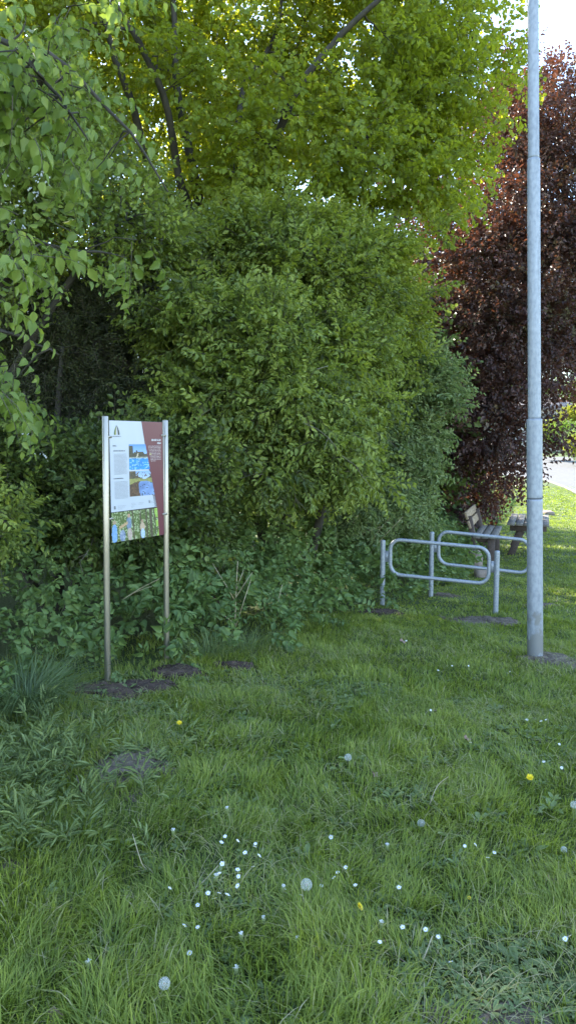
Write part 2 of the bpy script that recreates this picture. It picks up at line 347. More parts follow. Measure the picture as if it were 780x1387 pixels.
SOIL = []   # (x, y, r, squash) where grass keeps off
def soil(px, py, rx_px, rz, material, hgt=0.035, name='bare_soil', sq=0.7, cover=0.8):
    c = hit(px, py); r = rx_px / 1000 * c[1]
    SOIL.append((c[0], c[1], r * cover, r * sq * cover))
    a = Acc(); n = 64; R1 = r * 1.5
    U, Wv = np.meshgrid(np.linspace(-1, 1, n), np.linspace(-1, 1, n)); x = c[0] + U * R1; y = c[1] + Wv * R1 * sq
    f = np.hypot(U, Wv) * 1.5
    rag = 0.45 * (vnoise(x, y, r * .55, 2) - .5) + 0.30 * (vnoise(x, y, r * .22, 5) - .5) + .12 * (vnoise(x, y, .015, 6) - .5)
    prof = np.clip(1 - (f + rag * 1.6) ** 2, -1.5, 1)
    lump = 0.5 * vnoise(x, y, .06, 3) + .35 * vnoise(x, y, .025, 4) + .25 * vnoise(x, y, .012, 7)
    z = G(x, y) + np.where(prof > 0, hgt * prof ** .7 * (.45 + .75 * lump) + .004 * prof, prof * .03)
    id_ = np.arange(n * n).reshape(n, n); q = np.stack([id_[:-1, :-1], id_[:-1, 1:], id_[1:, 1:], id_[1:, :-1]], -1).reshape(-1, 4)
    q = q[(prof.ravel()[q] > -.35).any(1)]
    a.add(np.stack([x, y, z], -1).reshape(-1, 3), q)
    rr_ = np.random.default_rng(int(px * 3 + py)); nc = int(90 + 2500 * r)
    for _ in range(nc):      # crumbs and small stones
        th = rr_.random() * 6.283; f_ = rr_.random() ** .5 * 1.05; cx, cy = c[0] + r * f_ * math.cos(th), c[1] + r * sq * f_ * math.sin(th); sz_ = rr_.uniform(.002, .008) if rr_.random() < .9 else rr_.uniform(.008, .016)
        cz = g1(cx, cy) + hgt * max(0, 1 - f_ * f_) ** .7 * .75 + .002
        P_ = np.array([(1, 0, 0), (0, 1, 0), (-1, 0, 0), (0, -1, 0), (0, 0, .8), (0, 0, -.8)]) * sz_ * rr_.uniform(.6, 1.3, (6, 3)) + (cx, cy, cz)
        a.add(P_, t=[(0, 1, 4), (1, 2, 4), (2, 3, 4), (3, 0, 4), (1, 0, 5), (2, 1, 5), (3, 2, 5), (0, 3, 5)])
    return tag(a.build(name, material, smooth=True), kind='structure')
soil(150, 938, 56, 0, M['soil'], 0.035, sq=.8, cover=.95); soil(240, 911, 40, 0, M['soil'], 0.04, sq=.8, cover=.95); soil(196, 932, 50, 0, M['soil'], 0.04, sq=0.6, cover=1.0); soil(320, 904, 28, 0, M['soil'], 0.05, cover=1.1)
soil(180, 1040, 62, 0, M['dirt'], 0.035, sq=1.3, cover=0.8); soil(150, 1065, 45, 0, M['dirt'], 0.015, cover=0.5)
soil(516, 829, 28, 0, M['soil'], 0.02, sq=.7, cover=.75); soil(648, 842, 46, 0, M['dirt'], 0.015, sq=.8, cover=.75); soil(676, 843, 26, 0, M['dirt'], 0.04, sq=1.0, cover=1.0)
soil(745, 894, 36, 0, M['dirt'], 0.03, sq=.9, cover=.95); soil(600, 806, 22, 0, M['dirt'], 0.02); soil(735, 820, 22, 0, M['dirt'], 0.02)
soil(690, 1375, 70, 0, M['dirt'], 0.012, sq=0.5, cover=0.5); soil(600, 1372, 40, 0, M['dirt'], 0.01, sq=0.5, cover=0.4); soil(20, 1180, 45, 0, M['dirt'], 0.012, cover=0.4)
soil(285, 815, 26, 0, M['soil'], 0.16)

# ------------------------------------------------------------------ foliage machinery
def make_twig(r, L, n, ll, lw, droop=0.15, ang=50, fold=0.16, opposite=False, stem_r=0.0016, tiltsd=0.5, hang=0.0, fine=False):
    """one leafy twig along +x: returns verts, quads, per-quad material (0 leaf, 1 twig), per-vertex leaf tone"""
    V, Q, MI, A = [], [], [], []
    def stempt(t): return np.array([L * t, 0.03 * L * math.sin(t * 5), -droop * L * t * t])
    base = np.array([(0, 0, 0), (0.32, 0.5, fold), (0.72, 0.33, fold * 0.7), (1, 0, -0.12), (0.72, -0.33, fold * 0.7), (0.32, -0.5, fold)])
    LQ = [(0, 3, 2, 1), (0, 5, 4, 3)]
    if fine:
        base = np.array([(0, 0, 0), (.42, 0, -.02), (1.08, 0, -.20), (.12, .30, fold * .9), (.42, .5, fold), (.78, .27, fold * .2), (.12, -.30, fold * .9), (.42, -.5, fold * .7), (.78, -.27, fold * .1)])
        LQ = [(0, 1, 4, 3), (1, 2, 5, 4), (1, 0, 6, 7), (2, 1, 7, 8)]
    base = base * np.array([ll, lw, ll])
    nl = 0
    for i in range(n):
        t = (i + 0.6) / n
        sides = (1, -1) if opposite else ((1,) if i % 2 else (-1,))
        if i == n - 1: sides = (0,) if not opposite else (1, -1, 0)
        for s in sides:
            a = math.radians(ang + r.normal(0, 12)) * s if s else r.normal(0, 0.2)
            sc = (0.75 + 0.4 * math.sin(math.pi * min(1, t * 1.1))) * r.uniform(0.75, 1.15)
            rollx = r.normal(0, tiltsd); pit = r.normal(0.15, 0.35) + hang
            P = base * sc
            c, sn = math.cos(rollx), math.sin(rollx); P = P @ np.array([[1, 0, 0], [0, c, -sn], [0, sn, c]]).T
            c, sn = math.cos(pit), math.sin(pit); P = P @ np.array([[c, 0, sn], [0, 1, 0], [-sn, 0, c]]).T
            c, sn = math.cos(a), math.sin(a); P = P @ np.array([[c, -sn, 0], [sn, c, 0], [0, 0, 1]]).T
            off = np.array([c, sn, 0]) * ll * 0.18
            P = P + stempt(t) + off
            k = len(V) * 0 + sum(len(v) for v in V)
            V.append(P); Q += [tuple(k + i_ for i_ in q_) for q_ in LQ]; MI += [0] * len(LQ)
            A += [np.clip(r.normal(0, 0.16) + 0.12 * (t - 0.5), -0.5, 0.5)] * len(base); nl += 1
    k = sum(len(v) for v in V); S = []
    for t in (0, 0.5, 1.0):
        p = stempt(t); rr = stem_r * (1.3 - t)
        S += [p + (0, rr, rr * .6), p + (0, -rr, rr * .6), p + (0, 0, -rr)]
    V.append(np.array(S)); A += [0.0] * 9
    for j in range(2):
        for i in range(3):
            Q.append((k + j * 3 + i, k + j * 3 + (i + 1) % 3, k + j * 3 + 3 + (i + 1) % 3, k + j * 3 + 3 + i)); MI.append(1)
    return np.concatenate(V), np.array(Q), np.array(MI), np.array(A)

def unit(v): return v / (np.linalg.norm(v, axis=-1, keepdims=True) + 1e-12)
def place(acc, tmpl, pos, dirs, scale, tone, r, upbias=None, roll=0.5):
    """instances the twig templates into real mesh data"""
    N = len(pos); which = r.integers(0, len(tmpl), N)
    Xd = unit(dirs); up = np.tile([0, 0, 1.0], (N, 1)) if upbias is None else unit(upbias)
    up = up + r.normal(0, roll, (N, 3))
    Zd = unit(up - Xd * (up * Xd).sum(1, keepdims=True)); Yd = np.cross(Zd, Xd)
    for k, (V, Q, MI, A) in enumerate(tmpl):
        s = np.where(which == k)[0]
        if not len(s): continue
        W = (V[None, :, 0:1] * Xd[s][:, None] + V[None, :, 1:2] * Yd[s][:, None] + V[None, :, 2:3] * Zd[s][:, None]) * scale[s][:, None, None] + pos[s][:, None]
        n = len(V)
        QQ = (Q[None] + (np.arange(len(s)) * n)[:, None, None]).reshape(-1, 4)
        acc.add(W.reshape(-1, 3), QQ, m=np.tile(MI, len(s)), a=np.clip(A[None] + tone[s][:, None], 0, 1).ravel())

def sample_clumps(r, blobs, n, shell=2.2):
    B = np.array([b[:6] for b in blobs], float)
    w = np.array([(b[3] * b[4] + b[4] * b[5] + b[3] * b[5]) * (b[6] if len(b) > 6 else 1) for b in blobs]); w /= w.sum()
    k = r.choice(len(B), n, p=w); u = unit(r.normal(size=(n, 3))); rad = r.random(n) ** (1 / shell)
    return B[k, :3] + u * rad[:, None] * B[k, 3:], k
def blob(px, py, Yd, rx, ry, rY, w=1.0, cf=1.0):
    c = at(px, py, Yd); return (c[0], c[1], c[2], rx * Yd / 1000, rY, ry * Yd / 1000, w, cf)

def grow(acc, mains, clumps, r, rmin=0.006, rmax=0.05, sides=5, sag=0.08, cover=1.0):
    """limbs from the main stems out to every clump; each joins the nearest existing wood"""
    P, Rr = [], []
    for pts, rad in mains:
        pts = np.asarray(pts, float); rad = np.asarray(rad, float)
        # smooth
        t = np.linspace(0, len(pts) - 1, (len(pts) - 1) * 4 + 1); ii = np.minimum(t.astype(int), len(pts) - 2); f = (t - ii)[:, None]
        p0 = pts[np.maximum(ii - 1, 0)]; p1 = pts[ii]; p2 = pts[ii + 1]; p3 = pts[np.minimum(ii + 2, len(pts) - 1)]
        S = 0.5 * ((2 * p1) + (-p0 + p2) * f + (2 * p0 - 5 * p1 + 4 * p2 - p3) * f ** 2 + (-p0 + 3 * p1 - 3 * p2 + p3) * f ** 3)
        S = S + r.normal(0, 0.006, S.shape) * (1 + 0 * f); RR = np.interp(t, range(len(rad)), rad)
        acc.tube(S, RR, 9 if rad[0] > 0.04 else 6)
        P += list(S[2:]); Rr += list(RR[2:])
    P = list(P); Rr = list(Rr)
    base = P[0]; order = np.argsort(np.linalg.norm(clumps - base, axis=1))
    PA = np.array(P); RA = np.array(Rr)
    for i in order:
        if r.random() > cover: continue
        c = clumps[i]
        d = np.linalg.norm(PA - c, axis=1) + np.where(PA[:, 2] > c[2] + 0.3, 0.6, 0) + np.where(RA < rmin * 1.2, 0.35, 0)
        j = int(np.argmin(d)); s = PA[j]; L = np.linalg.norm(c - s)
        if L < 0.05: continue
        r0 = min(RA[j] * 0.75, rmax, 0.006 + 0.016 * L); r0 = max(r0, rmin)
        m = 6; tt = np.linspace(0, 1, m)[:, None]
        jit = r.normal(0, 0.05 * L, (m, 3)) * np.sin(tt * math.pi)
        S = s * (1 - tt) + c * tt + np.array([0, 0, 1]) * sag * L * np.sin(tt * math.pi) + jit
        RR = np.linspace(r0, rmin * 0.5, m); acc.tube(S, RR, sides, cap=False)
        PA = np.vstack([PA, S[2:]]); RA = np.concatenate([RA, RR[2:]])

def crown(acc, r, blobs, nclump, cr, ntw, tmpl, center, upb=0.2, outw=0.5, tone=0.5, tsd=0.16, scale=(0.8, 1.2), shell=2.2, clumps=None, droop=0.0, squash=0.75, roll=0.5, crf=1.0):
    if clumps is None: clumps, _ = sample_clumps(r, blobs, nclump, shell)
    N = len(clumps); rr = cr * crf * r.uniform(0.6, 1.35, N); ct = tone + r.normal(0, tsd, N)
    k = r.poisson(ntw * (rr / cr) ** 1.6); idx = np.repeat(np.arange(N), k)
    v = unit(r.normal(size=(len(idx), 3))); rad = r.random(len(idx)) ** 0.5
    pos = clumps[idx] + v * (rr[idx] * (0.15 + 0.85 * rad))[:, None] * np.array([1, 1, squash])
    out = unit(clumps[idx] - np.asarray(center))
    d = v * 0.75 + out * outw + np.array([0, 0, upb - droop]) + r.normal(0, 0.25, v.shape)
    place(acc, tmpl, pos, d, r.uniform(*scale, len(idx)), ct[idx] + r.normal(0, 0.05, len(idx)), r, upbias=out * 0.55 + np.array([0, 0, 0.8]) + v * 0.3, roll=roll)
    return clumps

def tree(name, label, cat, base, mains, blobs, leafm, nclump, cr, ntw, tmpl, seed, bark=None, group=None, cover=1.0, stem='trunk', crown_name='crown', rmax=0.05, dead=0, **kw):
    r = np.random.default_rng(seed)
    root = empty(name, base); tag(root, label, cat, group)
    cl, kk = sample_clumps(r, blobs, nclump, kw.get('shell', 2.2))
    kw['crf'] = np.array([b[7] if len(b) > 7 else 1.0 for b in blobs])[kk]
    w = Acc(); grow(w, mains, cl, r, rmax=rmax, cover=cover)
    cc = np.mean([b[:3] for b in blobs], axis=0)
    for _ in range(dead):       # bare and dying shoots that wander out between the leaves
        i = r.integers(len(cl)); p = cl[i]; o = unit(p - cc) + np.array([0, -.7, 0]); d = unit(r.normal(0, .8, 3) + o * .5 + (0, 0, .1)); L = r.uniform(.25, .8)
        t = np.linspace(0, 1, 7)[:, None]; S = p + o * .12 + d * L * (t - .3) + np.array([0, 0, -1]) * (t ** 2) * L * .25 + r.normal(0, .012, (7, 3))
        w.tube(S, np.linspace(.0048, .0015, 7) * r.uniform(.6, 1.3), 4, m=1)
        for _k in range(3):
            j = r.integers(1, 6); e = unit(d + r.normal(0, .6, 3)) * r.uniform(.06, .2); w.tube([S[j], S[j] + e * .5 + (0, 0, .01), S[j] + e], [.002, .0015, .0008], 3, m=1, cap=False)
    o1 = w.build(stem, [bark or M['bark'], M['deadtwig']], root, smooth=True); o1.location = -Vector([float(x) for x in base])
    f = Acc(); cen = np.mean([b[:3] for b in blobs], axis=0)
    crown(f, r, blobs, nclump, cr, ntw, tmpl, cen, clumps=cl, **kw)
    o2 = f.build(crown_name, [leafm, M['twig']], root); o2.location = -Vector([float(x) for x in base])
    return root, cl

tr = np.random.default_rng(11)
T_maple = [make_twig(tr, 0.26, 4, 0.075, 0.062, droop=0.2, opposite=True, hang=0.35) for _ in range(6)]
T_linden = [make_twig(tr, 0.38, 9, 0.078, 0.056, droop=0.35, ang=58, hang=0.8, tiltsd=0.45, stem_r=0.0024, fine=True) for _ in range(8)]
T_shrub = [make_twig(tr, 0.27, 5, 0.074, 0.037, droop=0.2, opposite=True, ang=48, hang=0.35, stem_r=.002) for _ in range(10)]
T_elder = [make_twig(tr, 0.27, 5, 0.080, 0.033, droop=0.25, opposite=True, ang=55, hang=0.3) for _ in range(6)]
T_dark = [make_twig(tr, 0.22, 7, 0.060, 0.038, droop=0.2, ang=52, hang=0.25) for _ in range(6)]
T_yew = [make_twig(tr, 0.30, 12, 0.040, 0.012, droop=0.25, ang=60, hang=0.2) for _ in range(4)]
T_beech = [make_twig(tr, 0.34, 8, 0.078, 0.052, droop=0.15, ang=50, hang=0.4, tiltsd=0.45) for _ in range(6)]
T_nettle = [make_twig(tr, 0.22, 4, 0.085, 0.052, droop=0.1, opposite=True, ang=60, hang=0.3, fine=True) for _ in range(6)]
T_far = [make_twig(tr, 0.5, 6, 0.16, 0.13, droop=0.2, ang=50) for _ in range(4)]
def gb(x, y): return (x, y, g1(x, y))

# tall maple behind the thicket -------------------------------------------------
bx, by = -1.25, 11.2; b0 = np.array(gb(bx, by))
fork = at(285, 340, 11.0)
mains = [([b0 - (0, 0, .2), b0 + (0.05, 0, 2.2), fork], [0.20, 0.17, 0.15]),
         ([fork, at(262, 230, 10.8), at(240, 120, 10.7), at(236, 30, 10.6), at(228, -120, 10.6)], [0.085, 0.065, 0.052, 0.04, 0.015]),
         ([fork, at(245, 250, 10.3), at(228, 150, 9.9), at(190, 60, 9.6), at(145, -10, 9.4), at(60, -120, 9.2)], [0.075, 0.055, 0.045, 0.038, 0.028, 0.015]),
         ([fork, at(215, 260, 10.6), at(180, 140, 10.3), at(150, 60, 10.2), at(120, -60, 10)], [0.07, 0.055, 0.05, 0.04, 0.02]),
         ([fork, at(315, 240, 11.3), at(330, 120, 11.5), at(372, 50, 11.6), at(390, -80, 11.7)], [0.08, 0.055, 0.045, 0.035, 0.02]),
         ([fork, at(345, 260, 10.5), at(398, 130, 10.1), at(450, 60, 10.0), at(510, 0, 9.9), at(600, -90, 9.9)], [0.08, 0.062, 0.05, 0.042, 0.032, 0.015]),
         ([fork, at(380, 290, 11.2), at(480, 200, 11.2), at(570, 130, 11.2), at(640, 60, 11.2)], [0.07, 0.055, 0.04, 0.03, 0.012]),
         ([fork, at(205, 300, 11.2), at(110, 230, 11.4), at(20, 180, 11.4)], [0.06, 0.045, 0.03, 0.012]),
         ([fork, at(420, 330, 11.0), at(500, 280, 10.9), at(560, 260, 10.8)], [0.05, 0.04, 0.03, 0.012])]
blobs = [blob(150, 60, 11.8, 150, 120, 1.1, .9), blob(330, -60, 12, 200, 110, 1.2, .9), blob(310, 130, 12.6, 150, 120, 0.9, 1.1), blob(290, 240, 12.4, 110, 60, .7, 1.2), blob(685, 100, 10.8, 20, 50, .3, 1.2, .45), blob(660, 210, 10.8, 25, 40, .3, 1.2, .45), blob(630, 290, 10.7, 25, 16, .3, 1.2, .45), blob(90, 60, 9.6, 60, 80, 0.5, .7), blob(260, 60, 9.8, 90, 50, .3, .6), blob(350, 110, 9.8, 70, 60, .3, .5),
         blob(470, 130, 11.8, 120, 110, 0.8, 1.1), blob(580, 130, 10.8, 85, 120, 0.8, 1.5), blob(590, 20, 11, 75, 80, 0.9, 1.2), blob(440, 150, 9.9, 80, 40, .3, .8),
         blob(500, 250, 10.4, 120, 60, 0.7, 1.5), blob(590, 240, 10.8, 50, 50, 0.6, 1.0), blob(380, 240, 10.2, 110, 60, 0.6, 1.1), blob(240, 250, 10.4, 110, 50, 0.6, 1.0), blob(470, -80, 11.2, 170, 90, 1.6), blob(90, 190, 11.6, 120, 120, 1.0, 1.0),
         (-3.2, 11.5, 8.2, 1.6, 1.8, 1.4, .8), (-4.4, 11.4, 7.2, 1.2, 1.2, 1.4, .8), (-3.7, 9.5, 7.5, 1.3, 1.2, 1.0, .9), (-4.9, 8.6, 7.2, 1.4, 1.3, 1.4, .9), (-1.2, 11.8, 10.2, 2.2, 2.2, 1.4, .6), (1.2, 12, 9.6, 2.0, 2.0, 1.4, .6), (-0.2, 13.6, 7.5, 3.0, 1.3, 2.2, .6)]  # leftmost crown masses are added to block sun patches on the near lawn
tree('maple_tree', 'tall maple with yellow green sunlit leaves and dark forking limbs behind the thicket', 'tree', b0, mains, blobs, M['maple'],
     960, 0.45, 22, T_maple, 21, rmax=0.035, tsd=0.14)

# near broad-leaved tree hanging in from the left --------------------------------
b0 = np.array(gb(-3.9, 5.6))
mains = [([b0 - (0, 0, .2), b0 + (0.1, -.1, 1.8), b0 + (0.3, -.2, 3.3), b0 + (0.5, -.3, 5.2), b0 + (.6, -.3, 7)], [0.13, 0.11, 0.09, 0.06, 0.02]),
         ([b0 + (0.2, -.15, 2.6), at(-60, 300, 5.3), at(60, 330, 5.2), at(150, 345, 5.1)], [0.03, 0.02, 0.012, 0.005]),
         ([b0 + (0.1, -.1, 2.0), at(-70, 440, 5.0), at(10, 450, 4.9), at(80, 480, 4.8)], [0.026, 0.018, 0.012, 0.005]),
         ([b0 + (0.3, -.2, 3.3), at(-40, 60, 4.9), at(60, 110, 4.8), at(120, 190, 4.7)], [0.03, 0.02, 0.012, 0.005]),
         ([b0 + (0.4, -.3, 4.0), at(20, 60, 5.3), at(150, 150, 5.4), at(230, 260, 5.4)], [0.03, 0.02, 0.012, 0.005])]
blobs = [blob(20, 60, 4.7, 75, 90, 0.6, 1.2), blob(60, 150, 4.6, 60, 75, 0.5, 1.2), blob(-20, 160, 4.9, 60, 110, 0.5), blob(150, 205, 5.5, 65, 35, 0.4, .7), blob(80, 80, 5.8, 80, 90, 0.5, .8),
         blob(190, 270, 5.4, 45, 16, 0.3, 0.6), blob(60, 338, 4.9, 75, 12, 0.4, 1.2), blob(150, 335, 5.2, 55, 9, 0.3, .8), blob(0, 400, 4.5, 36, 30, 0.35, 1.0),
         blob(12, 485, 4.3, 40, 36, 0.3, 1.3), blob(-50, 480, 4.5, 45, 80, 0.4, .7), blob(-60, 300, 5.2, 60, 130, 0.8, .7),
         (-3.6, 5.4, 5.8, 1.5, 1.4, 1.3, .8), (-3.2, 5.6, 7.2, 1.3, 1.3, 0.9, .6), (-4.4, 7.2, 6.6, 1.5, 1.6, 1.3, .9), (-5.4, 6.2, 6.4, 1.3, 1.6, 1.3, .9), (-5.4, 8.8, 6.6, 1.3, 1.3, 1.3, .9)]  # farthest left masses, out of view, added to stop sun leaking onto the grass
tree('linden_tree', 'pale green broad-leaved tree with hanging leaves, nearest, reaching in over the left edge', 'tree', b0, mains, blobs, M['linden'],
     320, 0.23, 8.0, T_linden, 22, rmax=0.02, tsd=0.22, scale=(0.65, 1.15), droop=0.5, upb=0.0, outw=0.3, squash=0.7, roll=0.35)

# hawthorn with white blossom ------------------------------------------------------
b0 = np.array(gb(-3.6, 7.6))
mains = [([b0 - (0, 0, .2), b0 + (0.2, 0, 1.4), at(20, 330, 7.3), at(60, 250, 7.2)], [0.09, 0.075, 0.05, 0.02]),
         ([b0 + (0.2, 0, 1.4), at(110, 360, 7.3), at(170, 300, 7.3)], [0.05, 0.03, 0.012])]
blobs = [blob(30, 270, 7.0, 90, 60, 0.6, 1.2), blob(150, 300, 7.3, 90, 70, 0.6), blob(-40, 330, 7.2, 90, 90, 0.7), blob(60, 180, 7.5, 120, 70, 0.7), blob(20, 590, 6.6, 60, 50, .4, .5), blob(5, 660, 6.2, 60, 60, .3, .6)]
root, cl = tree('hawthorn_tree', 'hawthorn carrying small white blossom clusters at the left edge', 'tree', b0, mains, blobs, M['shrub'],
     150, 0.30, 26, T_dark, 23, rmax=0.02, tone=0.45)
fa = Acc(); r = np.random.default_rng(5)
FL = []
for (px, py, sx, sy, n, Yd) in [(8, 240, 10, 14, 10, 6.3), (8, 270, 8, 18, 9, 6.3), (50, 232, 7, 6, 7, 6.3), (66, 243, 9, 7, 9, 6.3), (14, 300, 10, 14, 8, 6.3), (150, 236, 8, 8, 3, 6.3), (34, 596, 8, 5, 3, 5.9), (56, 625, 6, 5, 2, 5.9), (20, 285, 6, 10, 4, 6.3), (60, 258, 8, 4, 4, 6.3)]:
    for _ in range(n): FL.append(at(px + r.normal(0, sx), py + r.normal(0, sy), Yd + r.normal(0, 0.05)))
for c in FL:
    for _ in range(4):
        p = c + r.normal(0, 0.016, 3); nrm = unit(r.normal(0, 1, 3) + np.array([0, -1.2, 0.6])); a_ = unit(np.cross(nrm, [0.3, 0.2, 1])); b_ = np.cross(nrm, a_)
        for k in range(5):
            th = k * 1.2566 + 0.3; d1 = math.cos(th) * a_ + math.sin(th) * b_; d2 = -math.sin(th) * a_ + math.cos(th) * b_
            fa.add([p, p + d1 * .006 + d2 * .0045 + nrm * .002, p + d1 * .010 + nrm * .002, p + d1 * .006 - d2 * .0045 + nrm * .002], [(0, 1, 2, 3)], a=r.random())
o = fa.build('blossom', M['blossom'], root); o.location = -Vector([float(x) for x in b0])

# middle: tall mid-green shrub ----------------------------------------------------
b0 = np.array(gb(-0.1, 8.6))
mains = [([b0 - (0, 0, .2), b0 + (-0.3, 0.1, 1.2), at(300, 480, 8.7), at(290, 330, 8.8)], [0.07, 0.06, 0.04, 0.012]),
         ([b0 - (0, 0, .2), b0 + (0.1, 0, 1.3), at(400, 440, 9), at(440, 320, 9.1)], [0.07, 0.055, 0.04, 0.012]),
         ([b0 - (-.2, 0, .2), b0 + (0.5, 0, 1.0), at(480, 520, 9), at(545, 400, 9.2)], [0.06, 0.05, 0.035, 0.012]),
         ([b0 - (.2, 0, .2), b0 + (-.6, -.1, .9), at(250, 560, 8.3), at(225, 450, 8.2)], [0.05, 0.04, 0.03, 0.01]),
         ([b0 + (0, 0, 0.8), at(180, 500, 8.0), at(110, 480, 7.8), at(95, 470, 7.8)], [0.045, 0.04, 0.03, 0.012])]
blobs = [blob(262, 455, 7.6, 45, 48, 0.45, 1.2), blob(335, 450, 7.6, 62, 40, 0.45, 1.2), blob(290, 545, 7.4, 60, 48, 0.45, 1.2), blob(385, 540, 7.6, 62, 48, 0.5, 1.2), blob(335, 500, 7.5, 50, 30, .4, .8),
         blob(275, 370, 8.5, 60, 30, 0.5, 1.0), blob(370, 355, 8.7, 70, 32, 0.5, 1.0), blob(450, 400, 8.9, 60, 36, 0.5, 1.1), blob(482, 440, 9.0, 32, 28, 0.4, 0.9), blob(400, 450, 8.5, 70, 40, 0.5, 1.0),
         blob(460, 480, 8.6, 60, 40, 0.5, .9), blob(320, 625, 7.3, 80, 36, 0.45, 1.0), blob(420, 620, 7.6, 60, 50, 0.5, 1.0), blob(250, 590, 7.3, 40, 45, .4, .8), blob(450, 550, 8.2, 50, 50, .5, .8), blob(460, 640, 8.0, 40, 36, .4, .7), (0.2, 9.8, 2.6, 1.8, 0.6, 1.5, .5)]
tree('dogwood_shrub', 'broad mid green shrub filling the middle of the thicket right of the sign', 'shrub', b0, mains, blobs, M['shrub'],
     600, 0.30, 18, T_shrub, 24, rmax=0.016, stem='stems', crown_name='foliage', tsd=0.2, shell=3.5, scale=(0.55, 1.15), dead=45, squash=.55, droop=.15)

# yellower willow like bush above it ------------------------------------------------
b0 = np.array(gb(0.6, 10.2))
mains = [([b0 - (0, 0, .2), b0 + (0, 0, 2), at(470, 380, 10), at(500, 300, 9.8)], [0.07, 0.06, 0.04, 0.012]),
         ([b0 + (0, 0, 1.6), at(360, 400, 10), at(300, 290, 9.8)], [0.05, 0.03, 0.01])]
blobs = [blob(270, 325, 8.6, 60, 18, 0.4, .9), blob(370, 318, 8.9, 70, 20, 0.5), blob(455, 335, 9.2, 55, 28, 0.5, 1.2), blob(505, 358, 9.4, 30, 24, 0.4, 1.2), blob(588, 312, 9.4, 16, 5, .2, 1.6, .4), blob(578, 395, 9.4, 20, 6, .2, 1.6, .4), blob(545, 450, 9.6, 14, 20, .3, 1.2, .5),
         blob(330, 395, 8.3, 80, 20, .3, .6), blob(430, 370, 8.6, 60, 24, .3, .8), blob(500, 405, 9.2, 36, 26, 0.3, 1), blob(450, 390, 10.3, 100, 60, .5), blob(420, 500, 8.1, 60, 24, .25, .6)]
tree('hazel_shrub', 'light green hazel showing above the middle shrub under the maple crown', 'shrub', b0, mains, blobs, M['hazel'],
     260, 0.27, 17, T_shrub, 25, rmax=0.018, stem='stems', crown_name='foliage', tone=0.5, tsd=.18, scale=(.6, 1.2), dead=16)

# blue green elder ------------------------------------------------------------------
b0 = np.array(gb(1.55, 10.9))
mains = [([b0 - (0, 0, .2), b0 + (-0.1, 0, 1.2), at(530, 560, 10.8), at(540, 480, 10.8)], [0.06, 0.05, 0.035, 0.01]),
         ([b0 - (0, 0, .2), b0 + (0.3, 0, 1.0), at(590, 600, 10.7), at(600, 530, 10.6)], [0.05, 0.04, 0.025, 0.01])]
blobs = [blob(520, 495, 10.6, 45, 40, 0.6, 1.2), blob(565, 528, 10.5, 38, 30, 0.5, 1.1), blob(612, 545, 10.4, 26, 8, 0.2, 1.2, .45), blob(515, 590, 10.2, 55, 50, 0.6, 1.1), blob(555, 610, 10.4, 28, 45, 0.5),
         blob(510, 675, 9.9, 50, 40, 0.5), blob(548, 690, 10.3, 26, 36, 0.4), blob(470, 690, 9.4, 40, 40, 0.4, .8)]
tree('elder_shrub', 'grey green elder shrub at the right end of the thicket, beside the copper beech', 'shrub', b0, mains, blobs, M['elder'],
     300, 0.28, 20, T_elder, 26, rmax=0.015, stem='stems', crown_name='foliage', droop=0.15, tone=.55, tsd=.18, shell=3, scale=(.65, 1.15), dead=12)

# dark shrubs behind the sign ---------------------------------------------------------
b0 = np.array(gb(-2.3, 7.3))
mains = [([b0 - (0, 0, .2), b0 + (0, 0, 1.2), b0 + (0.1, 0, 2.6)], [0.06, 0.05, 0.015]), ([b0 - (0, 0, .2), b0 + (.5, -.1, 1), b0 + (.9, -.1, 1.8)], [0.05, 0.04, 0.012]),
         ([b0 - (0, 0, .2), b0 + (-.6, -.1, 1), b0 + (-1, -.1, 1.9)], [0.05, 0.04, 0.012])]
blobs = [blob(60, 640, 6.6, 80, 40, 0.45, 1.2), blob(150, 650, 6.7, 80, 50, 0.5, 1.2), blob(235, 655, 6.9, 50, 55, 0.5), blob(10, 690, 6.3, 70, 45, 0.4), blob(130, 710, 6.6, 80, 30, 0.35), blob(225, 715, 6.8, 50, 30, 0.35),
         blob(-60, 650, 6.3, 80, 110, 0.5)]
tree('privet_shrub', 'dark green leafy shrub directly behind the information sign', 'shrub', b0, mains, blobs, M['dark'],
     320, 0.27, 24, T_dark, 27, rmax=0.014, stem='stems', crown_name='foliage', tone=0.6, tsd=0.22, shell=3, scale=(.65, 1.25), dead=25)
b0 = np.array(gb(-2.75, 5.2))
mains = [([b0 - (0, 0, .1), b0 + (0.1, 0, .5), b0 + (0.1, 0, 1.0)], [0.02, 0.015, 0.006])]
blobs = [blob(-20, 720, 5.0, 60, 50, 0.25, 1), blob(5, 690, 5.1, 28, 24, 0.15, 1)]
tree('privet_sapling', 'small light green sapling low at the left edge in front of the dark shrub', 'shrub', b0, mains, blobs, M['shrub'],
     20, 0.14, 11, T_shrub, 31, rmax=0.008, stem='stems', crown_name='foliage', tone=0.45, scale=(.5, .85))

